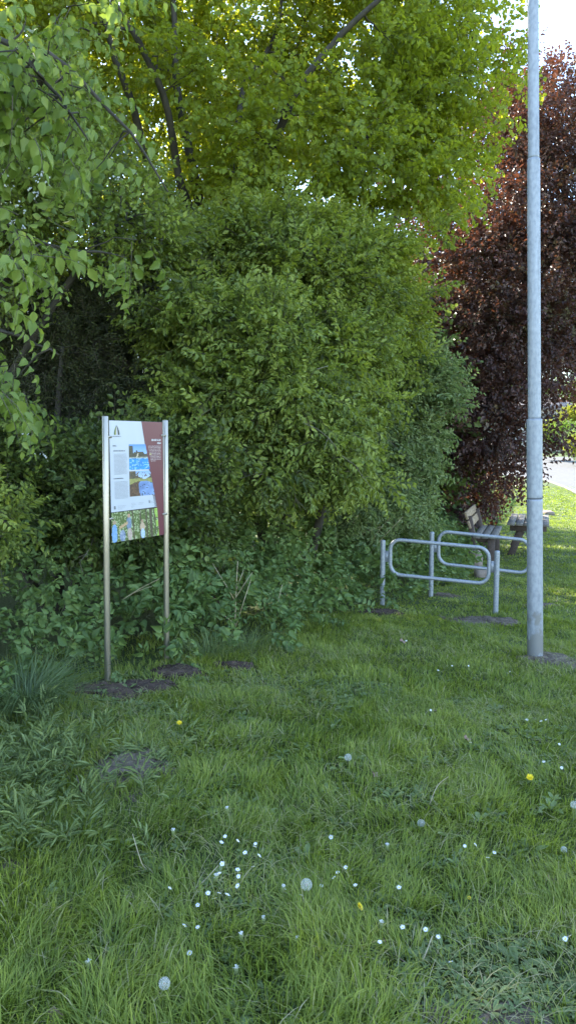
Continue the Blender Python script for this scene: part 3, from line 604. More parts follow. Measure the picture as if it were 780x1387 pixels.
# yew in the hollow --------------------------------------------------------------------
b0 = np.array(gb(-2.4, 9.3))
mains = [([b0 - (0, 0, .2), b0 + (0, 0, 2.0), b0 + (0.1, 0, 4.2), b0 + (0, 0, 5.2)], [0.14, 0.12, 0.07, 0.02]),
         ([b0 + (0, 0, 1.9), at(160, 500, 8.7), at(110, 478, 8.2), at(60, 470, 8.0)], [0.05, 0.045, 0.035, 0.015])]
blobs = [blob(150, 470, 8.9, 120, 120, 0.6, 1.2), blob(60, 400, 9.0, 110, 90, 0.6), blob(180, 380, 9.2, 80, 90, 0.6), blob(40, 540, 8.4, 120, 80, 0.5), blob(200, 560, 8.6, 90, 80, 0.5), blob(150, 430, 7.9, 50, 50, .4, .8), blob(90, 500, 7.6, 60, 45, .35, .9), blob(140, 540, 7.5, 60, 25, .3, .8), blob(-80, 400, 9.4, 120, 200, 0.7, .7)]
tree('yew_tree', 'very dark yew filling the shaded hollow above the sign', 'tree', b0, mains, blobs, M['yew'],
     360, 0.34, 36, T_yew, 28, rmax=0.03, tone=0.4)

# copper beech ---------------------------------------------------------------------------
b0 = np.array(gb(4.15, 17.2))
mains = [([b0 - (0, 0, .2), b0 + (0, 0, 1.6), b0 + (.2, 0, 4), b0 + (0.7, 0, 7), b0 + (1.0, 0, 9.8)], [0.20, 0.18, 0.15, 0.09, 0.03]),
         ([b0 + (0, 0, 2.6), b0 + (1.4, -.6, 4.2), b0 + (2.6, -1.0, 5.4)], [0.07, 0.045, 0.015]),
         ([b0 + (0, 0, 1.9), b0 + (-1.6, -.9, 3.2), b0 + (-2.4, -1.3, 4.3)], [0.09, 0.06, 0.02]),
         ([b0 + (0, 0, 3), b0 + (1.6, -.6, 5.6), b0 + (2.8, -1.0, 7.4)], [0.09, 0.06, 0.02]),
         ([b0 + (0, 0, 3.4), b0 + (-1.2, -.6, 6), b0 + (-1.9, -1, 7.8)], [0.09, 0.06, 0.02]),
         ([b0 + (0, 0, 2.2), b0 + (-.4, -1.6, 3.4), b0 + (-.6, -2.8, 3.6)], [0.08, 0.05, 0.02])]
blobs = [blob(690, 190, 16.2, 45, 65, 1.4), blob(760, 200, 16.5, 60, 50, 1.4), blob(640, 330, 15.6, 70, 70, 1.3, 1.1), blob(730, 330, 16, 80, 90, 1.5, 1.1), blob(800, 340, 16.5, 60, 90, 1.4, .8),
         blob(630, 450, 15, 60, 70, 1.0, 1.1), blob(700, 440, 15.2, 60, 60, 1.2, 1.2), blob(762, 430, 15.5, 40, 36, 1.0, .8), blob(640, 560, 14.6, 60, 60, 0.9, 1.2), blob(700, 525, 14.6, 36, 36, 0.9, 1.0),
         blob(655, 620, 14.6, 55, 35, 0.7, 1.3), blob(605, 620, 14.8, 40, 50, .7, 1.1), blob(600, 680, 15.2, 45, 30, .6, 1), blob(652, 662, 15, 26, 14, .4, 1.0, .6), blob(695, 585, 14.4, 28, 22, .5, 1.3, .7),
         blob(748, 588, 14.2, 26, 7, 0.4, 2.2, .42), blob(738, 632, 13.9, 20, 9, 0.25, 2.4, .40), blob(700, 632, 14.2, 16, 12, .3, 1.6, .45), blob(780, 470, 15, 22, 16, .4, 1.4, .5), blob(745, 520, 14.6, 14, 10, .3, 1.5, .4),
         blob(672, 650, 15.6, 26, 20, .4, 1.6, .6), blob(640, 665, 15.6, 26, 22, .4, 1.2, .6), blob(765, 485, 15.5, 26, 12, .4, 1.4, .5), blob(700, 460, 16.4, 50, 50, .8, .8), (5.2, 20, 5.6, 2.6, 1.2, 3.0, .8), (6.8, 19.2, 4.2, 1.8, 1.0, 1.6, .6), (5.8, 18.2, 9.2, 2.2, 2.0, 1.4, .8), (3.6, 18.2, 6.5, 1.8, 1.6, 2.4, .6), (7.6, 17.5, 6.0, 1.6, 1.6, 2.0, .6)]  # rearmost crown masses are added to put the lawn on the right in shade
tree('copper_beech_tree', 'dark purple leaved copper beech behind the metal pole and bench', 'tree', b0, mains, blobs, M['beech'],
     600, 0.60, 30, T_beech, 29, rmax=0.05, tsd=0.22, squash=.42, upb=.05, scale=(0.9, 1.35))

# backing trees in the deep shade -----------------------------------------------------------
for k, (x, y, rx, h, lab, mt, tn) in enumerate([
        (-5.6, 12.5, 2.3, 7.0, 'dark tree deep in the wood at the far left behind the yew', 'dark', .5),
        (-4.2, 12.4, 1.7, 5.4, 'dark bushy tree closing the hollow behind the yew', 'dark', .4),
        (3.4, 22.5, 2.5, 8.0, 'dark green tree added behind the copper beech to shade the lawn, left of its trunk', 'dark', .5),  # added tree, keeps the sun off the lawn beyond the table
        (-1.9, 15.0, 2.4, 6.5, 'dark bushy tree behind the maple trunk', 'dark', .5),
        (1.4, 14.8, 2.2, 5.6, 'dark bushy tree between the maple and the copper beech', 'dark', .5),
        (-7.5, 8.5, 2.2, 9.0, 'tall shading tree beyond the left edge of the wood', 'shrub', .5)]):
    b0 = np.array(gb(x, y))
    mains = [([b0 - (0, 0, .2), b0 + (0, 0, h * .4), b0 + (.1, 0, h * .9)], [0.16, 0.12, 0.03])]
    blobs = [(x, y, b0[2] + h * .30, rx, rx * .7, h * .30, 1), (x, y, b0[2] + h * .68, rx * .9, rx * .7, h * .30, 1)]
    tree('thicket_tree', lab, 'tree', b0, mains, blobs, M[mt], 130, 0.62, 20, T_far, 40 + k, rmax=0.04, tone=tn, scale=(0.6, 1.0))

# ------------------------------------------------------------------ undergrowth band along the foot of the thicket
line_px = [(-60, 985), (0, 962), (60, 945), (130, 925), (215, 905), (330, 893), (380, 868), (430, 848), (500, 826), (560, 812), (610, 785), (640, 772), (660, 745), (665, 715), (690, 680)]
LN = np.array([hit(*p)[:2] for p in line_px])
LN = np.vstack([LN[0] + (-1.4, -.6), LN, LN[-1] + (1.0, 6)])
seg = np.linalg.norm(np.diff(LN, axis=0), axis=1); cum = np.concatenate([[0], np.cumsum(seg)])
def along(t): return np.stack([np.interp(t, cum, LN[:, 0]), np.interp(t, cum, LN[:, 1])], -1)
def side(x, y):
    """signed distance from the thicket's front line, positive on the lawn side"""
    P = np.stack([x, y], -1); best = np.full(len(P), 1e9); sg = np.ones(len(P))
    for a_, b_ in zip(LN[:-1], LN[1:]):
        d = b_ - a_; L2 = (d @ d); t = np.clip(((P - a_) @ d) / L2, 0, 1); c = a_ + t[:, None] * d
        dist = np.linalg.norm(P - c, axis=1); cr = d[0] * (P[:, 1] - a_[1]) - d[1] * (P[:, 0] - a_[0])
        m = dist < best; best = np.where(m, dist, best); sg = np.where(m, -np.sign(cr), sg)
    return best * sg
r = np.random.default_rng(61)
N = 13500
t = r.random(N) ** 1.25 * (cum[-1] - 5); t[:3600] = cum[-1] - 13 + r.random(3600) * 10.5
p = along(t); nrm = unit(np.stack([-(along(t + .1) - p)[:, 1], (along(t + .1) - p)[:, 0]], -1))   # to the left = into the thicket
s = r.random(N) ** 0.8 * 1.7 - 0.05
p = p + nrm * s[:, None] + r.normal(0, 0.06, p.shape)
hmax = 0.10 + 0.58 * np.clip(s, 0, 1.4) + 0.22 * vnoise(p[:, 0], p[:, 1], 0.35, 4) * np.clip(s * 3, 0, 1)
hh = hmax * (1 - 0.75 * r.random(N) ** 2.2)
pos = np.stack([p[:, 0], p[:, 1], G(p[:, 0], p[:, 1]) + hh], -1)
ok = np.ones(N, bool)
for (sx, sy, sr, sr2) in SOIL: ok &= ((p[:, 0] - sx) / (sr * 1.15)) ** 2 + ((p[:, 1] - sy) / (sr2 * 1.15)) ** 2 > 1
for q_ in ((35, 955), (285, 890), (335, 880)):
    c_ = hit(*q_); ok &= (np.hypot(p[:, 0] - c_[0], p[:, 1] - c_[1]) > .17) | (p[:, 1] > c_[1] + .12)
pos = pos[ok]; nn = nrm[ok]; N = len(pos)
d = np.concatenate([-nn * 0.6, np.full((N, 1), 0.55)], 1) + r.normal(0, 0.45, (N, 3))
ua = Acc(); place(ua, T_nettle, pos, d, r.uniform(0.45, 1.05, N) * (1 - .25 * sstep(-1.0, -2.0, pos[:, 0])), 0.50 + 0.4 * (vnoise(pos[:, 0], pos[:, 1], 0.5, 8) - .5) + r.normal(0, .1, N), r, upbias=np.tile([0.25, -0.5, 0.8], (N, 1)), roll=.35)
tag(ua.build('undergrowth', [M['nettle'], M['stem']]), 'leafy nettles and brambles growing along the foot of the thicket', 'undergrowth', kind='stuff')

# ------------------------------------------------------------------ grass
def blades(acc, x, y, h, w, lean, tone, r, z=None, curl=1.0, az=None):
    n = len(x); az = r.random(n) * 2 * np.pi if az is None else az
    dx, dy = np.cos(az), np.sin(az); wz = az + np.pi / 2 + r.normal(0, .5, n); wx, wy = np.cos(wz), np.sin(wz)
    z = G(x, y) - 0.004 if z is None else z
    V = np.zeros((n, 7, 3))
    for k, (t, wf) in enumerate([(0, 0.8), (0.38, 1.0), (0.72, 0.72), (1.0, 0.0)]):
        off = lean * h * (t ** (1 + curl)); zz = h * (t - 0.45 * lean * t ** 2.4)
        cx = x + dx * off; cy = y + dy * off; cz = z + zz
        if k < 3:
            V[:, 2 * k, 0] = cx + wx * w * wf / 2; V[:, 2 * k, 1] = cy + wy * w * wf / 2; V[:, 2 * k, 2] = cz
            V[:, 2 * k + 1, 0] = cx - wx * w * wf / 2; V[:, 2 * k + 1, 1] = cy - wy * w * wf / 2; V[:, 2 * k + 1, 2] = cz
        else: V[:, 6, 0] = cx; V[:, 6, 1] = cy; V[:, 6, 2] = cz
    b = (np.arange(n) * 7)[:, None]
    Q = np.concatenate([b + [0, 1, 3, 2], b + [2, 3, 5, 4]]); T = b + [4, 5, 6]
    acc.add(V.reshape(-1, 3), Q, T, a=np.repeat(np.clip(tone, 0, 1), 7))
ga = Acc(); r = np.random.default_rng(71)
def lawn(y0, y1, dens, hmul, wmul):
    xl, xr = -0.47 * y1 - 1.3, 0.47 * y1 + 1.3
    n = int((xr - xl) * (y1 - y0) * dens)
    x = r.uniform(xl, xr, n); y = r.uniform(y0, y1, n)
    tuft = vnoise(x, y, 0.13, 1) * 0.6 + vnoise(x, y, 0.4, 2) * 0.5
    keep = (np.abs(x) < 0.45 * y + 1.25) & (r.random(n) < 0.35 + 0.9 * tuft)
    x, y, tuft = x[keep], y[keep], tuft[keep]
    sd = side(x, y); k2 = (sd > -0.15) | (r.random(len(x)) < 0.25 * (sd > -0.9))
    for (sx, sy, sr, sr2) in SOIL:
        dd = ((x - sx) / sr) ** 2 + ((y - sy) / sr2) ** 2
        k2 &= (dd > 1) | (r.random(len(x)) < 0.12 * dd)
    # worn, short patch towards the lower right corner
    worn = np.clip(1 - (np.hypot((x - 0.68) / 0.65, (y - 2.15) / 0.42)), 0, 1)
    k2 &= r.random(len(x)) > worn * 0.75
    x, y, tuft, worn, sd = x[k2], y[k2], tuft[k2], worn[k2], sd[k2]; n = len(x)
    big = vnoise(x, y, 0.9, 6)
    h = (0.026 + 0.062 * tuft + 0.034 * big) * r.uniform(0.5, 1.35, n) * hmul * (1 - 0.28 * sstep(3.2, 4.6, y) * sstep(1.4, .4, sd)) * (1 - 0.55 * worn)
    h *= np.where(x + 0.02 * y > 1.2, 0.72, 1.0) * 1.0 * (1 - 0.3 * sstep(6, 10, y))
    w = r.uniform(0.002, 0.0056, n) * wmul
    tone = 0.20 + 0.34 * vnoise(x, y, 0.6, 9) + 0.24 * vnoise(x, y, 0.16, 19) + 0.15 * (tuft - .5) + r.normal(0, 0.14, n)
    tone = np.where(r.random(n) < 0.045 + .12 * worn, r.uniform(0.9, 1, n), np.minimum(tone, 0.86))
    az = vnoise(x, y, 0.30, 12) * 9 + r.normal(0, 1.0, n)
    blades(ga, x, y, h, w, r.uniform(0.15, 1.05, n), tone, r, az=az)
lawn(1.5, 3.2, 13000, 1.05, 1.0)
lawn(3.2, 5.0, 9500, 1.0, 1.2)
lawn(5.0, 8.0, 5000, 1.0, 1.6)
lawn(8.0, 13.0, 2200, 1.0, 2.4)
lawn(13.0, 24.0, 650, 1.1, 4.5)
lawn(24.0, 42.0, 170, 1.5, 11.0)
r = np.random.default_rng(77); n = 30000; x = r.uniform(-2.6, 3.6, n); y = r.uniform(1.5, 7, n)
k = (side(x, y) > 0) & (r.random(n) < .25 + .9 * (vnoise(x, y, .4, 33) > .55) + .8 * np.clip(1 - np.hypot((x - .68) / .7, (y - 2.15) / .5), 0, 1)); x, y = x[k], y[k]; n = len(x)
blades(ga, x, y, r.uniform(.03, .09, n), r.uniform(.0015, .003, n), r.uniform(1.2, 2.0, n), r.uniform(.88, 1, n), r, z=G(x, y) + r.uniform(.004, .045, n), curl=.2)
tag(ga.build('lawn_grass', M['grass']), 'uneven green grass of the shaded lawn', 'grass', kind='stuff')

# broad small leaves in the turf (clover, plantain, dandelion)
T_ros = []
for _ in range(5):
    V, Q, A = [], [], []
    for i in range(6):
        th = i * 1.05 + tr.normal(0, .2); L = tr.uniform(.6, 1.1); up_ = tr.uniform(.2, .8); wd = 0.16
        d = np.array([math.cos(th), math.sin(th), 0]); e = np.array([-math.sin(th), math.cos(th), 0]); z = np.array([0, 0, 1.0])
        k = len(V); V += [d * 0.02, d * .45 * L + e * wd + z * up_ * .35, d * .8 * L + e * wd * .8 + z * up_ * .5, d * L + z * up_ * .42, d * .8 * L - e * wd * .8 + z * up_ * .5, d * .45 * L - e * wd + z * up_ * .35]
        Q += [(k, k + 3, k + 2, k + 1), (k, k + 5, k + 4, k + 3)]; A += [tr.normal(0, .12)] * 6
    T_ros.append((np.array(V), np.array(Q), np.zeros(len(Q), int), np.array(A)))
def scatter_ros(acc, n, xr, yr, smin, smax, cond, r, tone=.5):
    x = r.uniform(*xr, n); y = r.uniform(*yr, n); k = cond(x, y); x, y = x[k], y[k]; n = len(x)
    pos = np.stack([x, y, G(x, y) + 0.004 + r.random(n) * 0.015], -1); d = np.stack([np.cos(x * 99), np.sin(x * 99), np.zeros(n)], -1)
    place(acc, T_ros, pos, d, r.uniform(smin, smax, n), tone + r.normal(0, .15, n), r, roll=0.15)
ra = Acc(); r = np.random.default_rng(81)
scatter_ros(ra, 5200, (-2.6, 3.2), (1.6, 5.5), 0.02, 0.045, lambda x, y: (vnoise(x, y, 0.35, 21) > 0.50) & (side(x, y) > 0), r)
scatter_ros(ra, 2600, (-.2, 1.7), (1.7, 2.9), 0.014, 0.03, lambda x, y: vnoise(x, y, 0.2, 22) > 0.3, r)
scatter_ros(ra, 260, (-2.2, 2.6), (1.7, 5.0), 0.045, 0.085, lambda x, y: side(x, y) > 0, r, .55)
scatter_ros(ra, 1500, (-2.6, -0.2), (3.0, 5.2), 0.03, 0.07, lambda x, y: (side(x, y) > -.1) & (vnoise(x, y, .3, 31) > .4), r, .6)
tag(ra.build('turf_weeds', M['weed']), 'small broad leaved clover and plantain between the grass', 'weeds', kind='stuff')

# lance leaved weeds in the left foreground patch
T_lance = [make_twig(tr, 0.20, 10, 0.115, 0.014, droop=0.1, ang=48, hang=0.1, fold=0.08, tiltsd=.6) for _ in range(5)]
wa = Acc(); r = np.random.default_rng(83); PP, DD = [], []
for (px, py, sx, sy, n) in [(40, 1060, 60, 40, 70), (20, 1110, 50, 35, 45), (90, 1020, 50, 22, 35), (230, 1010, 22, 18, 10), (190, 1075, 30, 15, 10), (60, 1140, 60, 25, 24), (30, 1000, 50, 20, 26)]:
    for _ in range(n):
        h_ = hit(px + r.normal(0, sx), py + r.normal(0, sy)); PP.append(h_ + (0, 0, r.uniform(0, 0.07))); DD.append((r.normal(0, .7), r.normal(0, .7), r.uniform(.4, 1.3)))
PP, DD = np.array(PP), np.array(DD); place(wa, T_lance, PP, DD, r.uniform(.35, .72, len(PP)), .55 + r.normal(0, .12, len(PP)), r)
tag(wa.build('weed_patch', [M['weed'], M['stem']]), 'grey green lance leaved weeds round the dry soil patch on the left', 'weeds', kind='stuff')

# drooping grass tufts at the thicket's edge: each a thing
def tuft(px, py, n, h, w, m, label, lean=(.7, 1.3), rad=.09, tone=.5):
    c = hit(px, py); r = np.random.default_rng(int(px * 7 + py)); a = Acc()
    x = r.normal(0, rad, n); y = r.normal(0, rad, n); az = np.arctan2(y, x) + r.normal(0, .6, n)
    z = np.zeros(n) - .01
    blades(a, x, y, r.uniform(.6, 1.1, n) * h, np.full(n, w) * r.uniform(.7, 1.2, n), r.uniform(*lean, n), tone + r.normal(0, .2, n), r, z=z, az=az)
    o = a.build('grass_tuft', m); o.location = tuple(float(v) for v in c); tag(o, label, 'grass tuft'); return o
tuft(35, 965, 520, 0.50, 0.006, M['sedge'], 'long drooping blue green grass tuft at the left edge')
tuft(285, 890, 170, 0.34, 0.006, M['weed'], 'tall arching grass tuft right of the sign, under the pale dry stalk')
tuft(335, 880, 120, 0.26, 0.006, M['weed'], 'smaller grass tuft between the dry stalk and the dark soil patch')
tuft(720, 958, 120, 0.14, 0.004, M['grass'], 'low bright grass tuft in the lawn below the metal pole')

# ------------------------------------------------------------------ dry stalks, twigs
def stalk(pts, rad, name, label, mt='straw', cat='dry stalk', group=None, side_=()):
    a = Acc(); P = np.array(pts); t = np.linspace(0, 1, 9)
    tt = t * (len(P) - 1); S = np.stack([np.interp(tt, range(len(P)), P[:, k]) for k in range(3)], -1)
    S[1:-1] = (S[:-2] + S[1:-1] * 2 + S[2:]) / 4
    a.tube(S, np.linspace(rad, rad * .5, 9), 5)
    for q in side_:
        Q = np.array(q); a.tube(np.array([Q[0], (Q[0] + Q[1]) / 2 + (0, 0, .004), Q[1]]), [rad * .7, rad * .5, rad * .3], 4)
    b = S[0]; o = a.build(name, M[mt], loc=b); tag(o, label, cat, group); return o
stalk([at(167, 812, 5.6), at(190, 797, 5.5), at(216, 784, 5.4)], .004, 'dry_stalk', 'pale snapped stalk lying slanted between the two sign posts', side_=[(at(180, 804, 5.5), at(206, 794, 5.45))])
stalk([at(318, 880, 6.3), at(319, 820, 6.35), at(322, 760, 6.4)], .007, 'dry_stalk', 'pale upright forked dry stalk right of the sign',
      side_=[(at(319, 815, 6.35), at(288, 763, 6.3)), (at(319, 810, 6.35), at(342, 775, 6.4)), (at(320, 800, 6.35), at(330, 772, 6.4)), (at(318, 845, 6.3), at(288, 822, 6.2)), (at(319, 850, 6.3), at(340, 785, 6.25))])
stalk([at(373, 825, 6.7), at(378, 810, 6.7), at(382, 792, 6.7)], .005, 'dry_stalk', 'short bright dry stem standing in the nettles left of the steel barriers')
for px, py, qx, qy, lab in [(545, 700, 480, 780, 'long dry stem leaning left behind the front barrier'), (530, 700, 497, 745, 'shorter dry stem crossing the left post of the front barrier'), (520, 712, 470, 740, 'thin dry stem reaching farthest left from the front barrier')]:
    stalk([at(qx, qy, 9.2), at((px + qx) / 2, (py + qy) / 2 - 6, 9.1), at(px, py, 9.0)], .005, 'dry_stalk', lab)
stalk([at(0, 805, 5.7), at(40, 795, 5.8), at(80, 745, 5.9)], .004, 'dry_twig', 'bare bent twig at the left edge beside the sign', 'twig', 'twig', side_=[(at(40, 795, 5.8), at(62, 770, 5.7)), (at(20, 800, 5.7), at(50, 760, 5.8))])
stalk([at(40, 262, 6.6), at(70, 300, 6.5), at(100, 315, 6.4)], .006, 'dry_twig', 'thin bare curved twig below the white blossom', 'twig', 'twig')
stalk([hit(218, 995, .02), hit(226, 988, .03), hit(236, 981, .04)], .004, 'dry_stalk', 'short thick dry stem lying beside the yellow flower on the left')
stalk([hit(106, 1060, .02), hit(112, 1075, .08), hit(104, 1050, .16)], .005, 'dry_stalk', 'dark reddish withered stem standing in the weeds on the left', 'bark')
stalk([hit(200, 1180, .0), hit(192, 1170, .08), hit(180, 1130, .14)], .0025, 'dry_stalk', 'thin upright bare stem on the left beside the weeds')
stalk([hit(580, 1095, .0), hit(583, 1085, .07), hit(592, 1062, .11), hit(607, 1052, .12)], .0025, 'dry_stalk', 'pale hooked stem arching right below the brown leaf')
stalk([hit(255, 1210, .01), hit(275, 1195, .03), hit(296, 1172, .05)], .0028, 'dry_stalk', 'straight pale stem beside the daisy cluster')
stalk([hit(570, 1305, .01), hit(577, 1290, .04), hit(585, 1268, .06)], .0028, 'dry_stalk', 'pale stem standing above the lower right daisies')
stalk([hit(505, 1250, .01), hit(530, 1290, .02), hit(555, 1308, .01)], .0028, 'dry_stalk', 'limp reddish stem lying among the lower right daisies', 'deadleaf')
stalk([hit(430, 1240, .01), hit(450, 1236, .04), hit(466, 1243, .02)], .0025, 'dry_stalk', 'limp brown curled stem right of the large seed head', 'deadleaf')
stalk([hit(385, 1105, .0), hit(405, 1090, .03), hit(420, 1078, .05)], .0025, 'dry_twig', 'brown twig lying left of the upper seed head', 'twig', 'twig', side_=[(hit(400, 1092, .03), hit(418, 1094, .03))])
stalk([hit(170, 1185, .01), hit(95, 1215, .01), hit(80, 1230, .01)][:1] + [hit(70, 1050, .01), hit(128, 1045, .02)], .003, 'dry_stalk', 'flat dry stem lying on the dry soil patch') if False else None

# ------------------------------------------------------------------ dandelions and daisies
def flower_stem(a, base, top, rad=.0018, bend=.02):
    base, top = np.array(base, float), np.array(top, float); t = np.linspace(0, 1, 6)[:, None]
    S = base * (1 - t) + top * t + np.array([bend, bend * .4, 0]) * np.sin(t * math.pi); a.tube(S, rad, 5); return S
def dandelion(px, py, h, kind, label, rad=0.02, lean=(0.02, 0.0), tilt=(0.2, -0.5)):
    c = hit(px, py, h); base = np.array([c[0] - lean[0], c[1] - lean[1], g1(c[0], c[1])])
    root = empty('dandelion', base); tag(root, label, 'dandelion', {'bloom': 'dandelions in yellow bloom', 'clock': 'dandelion seed heads', 'spent': 'spent dandelions'}[kind])
    top = c - base; r = np.random.default_rng(int(px * 13 + py))
    s = Acc(); flower_stem(s, (0, 0, 0), top, .0018 if kind != 'spent' else .0022); s.build('stem', M['stem'], root, smooth=True)
    a = Acc()
    if kind == 'bloom':
        n = unit(np.array([tilt[0], tilt[1], 0.8])); e1 = unit(np.cross(n, [0, 0.2, 1])); e2 = np.cross(n, e1)
        for ring, (k, rr, lift) in enumerate([(22, 1, .15), (20, .8, .35), (16, .55, .6), (10, .3, .9)]):
            for i in range(k):
                th = i * 2 * math.pi / k + ring * .13 + r.normal(0, .06); d1 = math.cos(th) * e1 + math.sin(th) * e2; d2 = -math.sin(th) * e1 + math.cos(th) * e2
                L = rad * rr * r.uniform(.85, 1.1); w = rad * .11
                a.add([top - d2 * w * .4, top + d1 * L * .6 + d2 * w + n * L * lift * .9, top + d1 * L + n * L * lift, top + d1 * L * .6 - d2 * w + n * L * lift * .9], [(0, 3, 2, 1)])
        a.build('flower_head', M['yellow'], root)
        g = Acc(); g.tube([top - n * .008, top - n * .003, top + n * .002], [.002, .005, .006], 7); g.build('calyx', M['stem'], root)
    elif kind == 'clock':
        k = 80; i = np.arange(k) + .5; ph = np.arccos(1 - 2 * i / k); th = np.pi * (1 + 5 ** .5) * i
        D = np.stack([np.cos(th) * np.sin(ph), np.sin(th) * np.sin(ph), np.cos(ph)], -1); D = D[D[:, 2] > -0.85]
        for d in D:
            e1 = unit(np.cross(d, [0.2, 0.1, 1])); e2 = np.cross(d, e1); p = top + d * rad * .7
            w = .00016; a.add([top + e1 * w, top - e1 * w, p - e1 * w, p + e1 * w], [(0, 1, 2, 3)])
            for j in range(5):
                an = j * 1.2566; q = p + (math.cos(an) * e1 + math.sin(an) * e2) * rad * .26 + d * rad * .28; sd_ = (-math.sin(an) * e1 + math.cos(an) * e2) * .00022
                a.add([p - sd_, p + sd_, q + sd_, q - sd_], [(0, 1, 2, 3)])
        a.build('seed_head', M['fluff'], root)
        g = Acc(); g.tube([top - (0, 0, .004), top, top + (0, 0, .004)], [.003, .0045, .002], 7); g.build('receptacle', M['straw'], root)
    else:
        g = Acc(); g.tube([top - (0, 0, .006), top, top + (0, 0, .008), top + (0, 0, .016)], [.003, .0065, .006, .008], 8); g.build('closed_bud', M['stem'], root, smooth=True)
        for _ in range(16):
            d = unit(r.normal(0, .5, 3) + (0, 0, 1)); p = top + (0, 0, .014); w = .0008
            a.add([p + (w, 0, 0), p - (w, 0, 0), p + d * .012 - (w * 2, 0, 0), p + d * .012 + (w * 2, 0, 0)], [(0, 1, 2, 3)])
        a.build('fluff_tip', M['fluff'], root)
    return root
dandelion(243, 979, .10, 'bloom', 'yellow dandelion on the left below the sign', .017, (0, 0))
dandelion(717, 1053, .07, 'bloom', 'yellow dandelion on the right below the metal pole', .021, (.0, .0), (-.2, -.5))
dandelion(487, 1228, .07, 'bloom', 'yellow dandelion facing sideways right of the large seed head', .016, (.04, .0), (.9, -.3))
dandelion(635, 1216, .03, 'bloom', 'small half open yellow dandelion low in the grass, lower right', .009, (.0, .0))
dandelion(471, 1026, .11, 'clock', 'white seed head standing above the brown leaf in the middle of the lawn', .019)
dandelion(415, 1198, .11, 'clock', 'large grey seed head left of the sideways yellow dandelion', .021)
dandelion(223, 1332, .10, 'clock', 'white seed head nearest the camera at the bottom left', .017)
dandelion(777, 1090, .10, 'clock', 'white seed head cut by the right edge of the photograph', .018)
dandelion(570, 1115, .05, 'clock', 'dim seed head low in the grass below the hooked stem', .017)
dandelion(763, 1151, .04, 'clock', 'faded seed head at the right, below the one at the edge', .014)
dandelion(308, 1100, .12, 'spent', 'tall spent dandelion above the daisy cluster', .02, (.02, 0))
dandelion(293, 1192, .08, 'spent', 'spent dandelion standing inside the daisy cluster', .02, (-.005, 0))
dandelion(235, 1140 - 10, .08, 'spent', 'spent dandelion left of the daisy cluster on a thin stem', .02, (-.02, 0))
dandelion(384, 1207, .07, 'spent', 'spent dandelion immediately left of the large seed head', .02, (-.01, 0))
dandelion(357, 1250, .05, 'spent', 'closed spent dandelion with a pinkish white tip above the lowest daisies', .02)
dandelion(327, 1272, .06, 'spent', 'closed spent dandelion farther left of the pinkish one', .02)
dandelion(524, 1150, .05, 'spent', 'spent dandelion halfway between the two dim seed heads', .02)
dandelion(516, 1256, .06, 'spent', 'spent dandelion with pale bud among the lower right daisies', .02)
dandelion(320, 1318, .05, 'spent', 'withered spent dandelion near the bottom right of the nearest seed head', .02)
dandelion(120, 1310, .06, 'spent', 'bent spent dandelion left of the nearest seed head', .02, (.03, 0))
dandelion(402, 1278, .04, 'spent', 'short spent dandelion at the bottom below the large seed head', .02)

def make_daisy():
    root = empty('daisy', (0, 0, 0)); s = Acc(); flower_stem(s, (0, 0, -.03), (0, 0, 0), .0009, .003); s.build('stem', M['stem'], root)
    a = Acc()
    for i in range(16):
        th = i * 2 * math.pi / 16; c, s_ = math.cos(th), math.sin(th); L = .0095 + .001 * (i % 3); w = .0016
        a.add([(c * .002, s_ * .002, 0), (c * L * .6 - s_ * w, s_ * L * .6 + c * w, .0012), (c * L, s_ * L, .0018), (c * L * .6 + s_ * w, s_ * L * .6 - c * w, .0012)], [(0, 3, 2, 1)])
    a.build('petals', M['petal'], root)
    g = Acc(); g.tube([(0, 0, -.0005), (0, 0, .0012), (0, 0, .0022)], [.003, .003, .0012], 8); g.build('centre', M['yellow'], root)
    return root
dproto = make_daisy()
daisies = [(305, 1133, .03), (300, 1141, .025), (322, 1139, .03), (346, 1143, .03), (332, 1155, .02), (351, 1159, .02), (301, 1170, .03), (297, 1183, .02), (322, 1178, .03), (323, 1187, .03), (322, 1200, .03), (343, 1174, .03),
           (282, 1210, .03), (297, 1210, .02), (308, 1212, .03), (268, 1226, .02), (250, 1254, .02), (268, 1256, .03), (257, 1291, .03), (230, 1203, .02), (291, 1217, .02), (448, 1134, .02), (457, 1182, .02), (452, 1189, .02), (468, 1175, .03),
           (481, 1199, .02), (540, 1202, .02), (629, 1146, .03), (643, 1144, .02), (660, 1162, .03), (669, 1155, .02), (408, 1213, .03), (610, 1303, .03), (576, 1259, .03), (545, 1256, .03), (514, 1276, .03), (593, 1269, .02), (732, 977, .02), (739, 975, .02), (757, 1008, .02), (713, 975, .01), (736, 1032, .02), (760, 1040, .02), (765, 1272, .02),
           (593, 908, .02), (612, 902, .02), (634, 902, .01), (690, 910, .02), (550, 868, .02), (687, 912, .01), (771, 1268, .02), (435, 1200, .01), (637, 1006, .01), (345, 1147, .02), (583, 962, .02)]
zones = [(lambda x, y: y < 930, 'tiny white daisy on the far lawn between the barriers and the pole', 'daisies on the far lawn'),
         (lambda x, y: y < 1060, 'tiny white daisy in the right lawn near the right yellow dandelion', 'daisies by the right dandelion'),
         (lambda x, y: x < 360, 'small white daisy in the cluster on the lower left of the lawn', 'daisies in the lower left cluster'),
         (lambda x, y: y < 1230, 'small white daisy in the middle lawn around the dim seed heads', 'daisies around the dim seed heads'),
         (lambda x, y: True, 'small white daisy near the lower right of the lawn', 'daisies at the lower right')]
dr = random.Random(4)
dproto_kids = list(dproto.children)
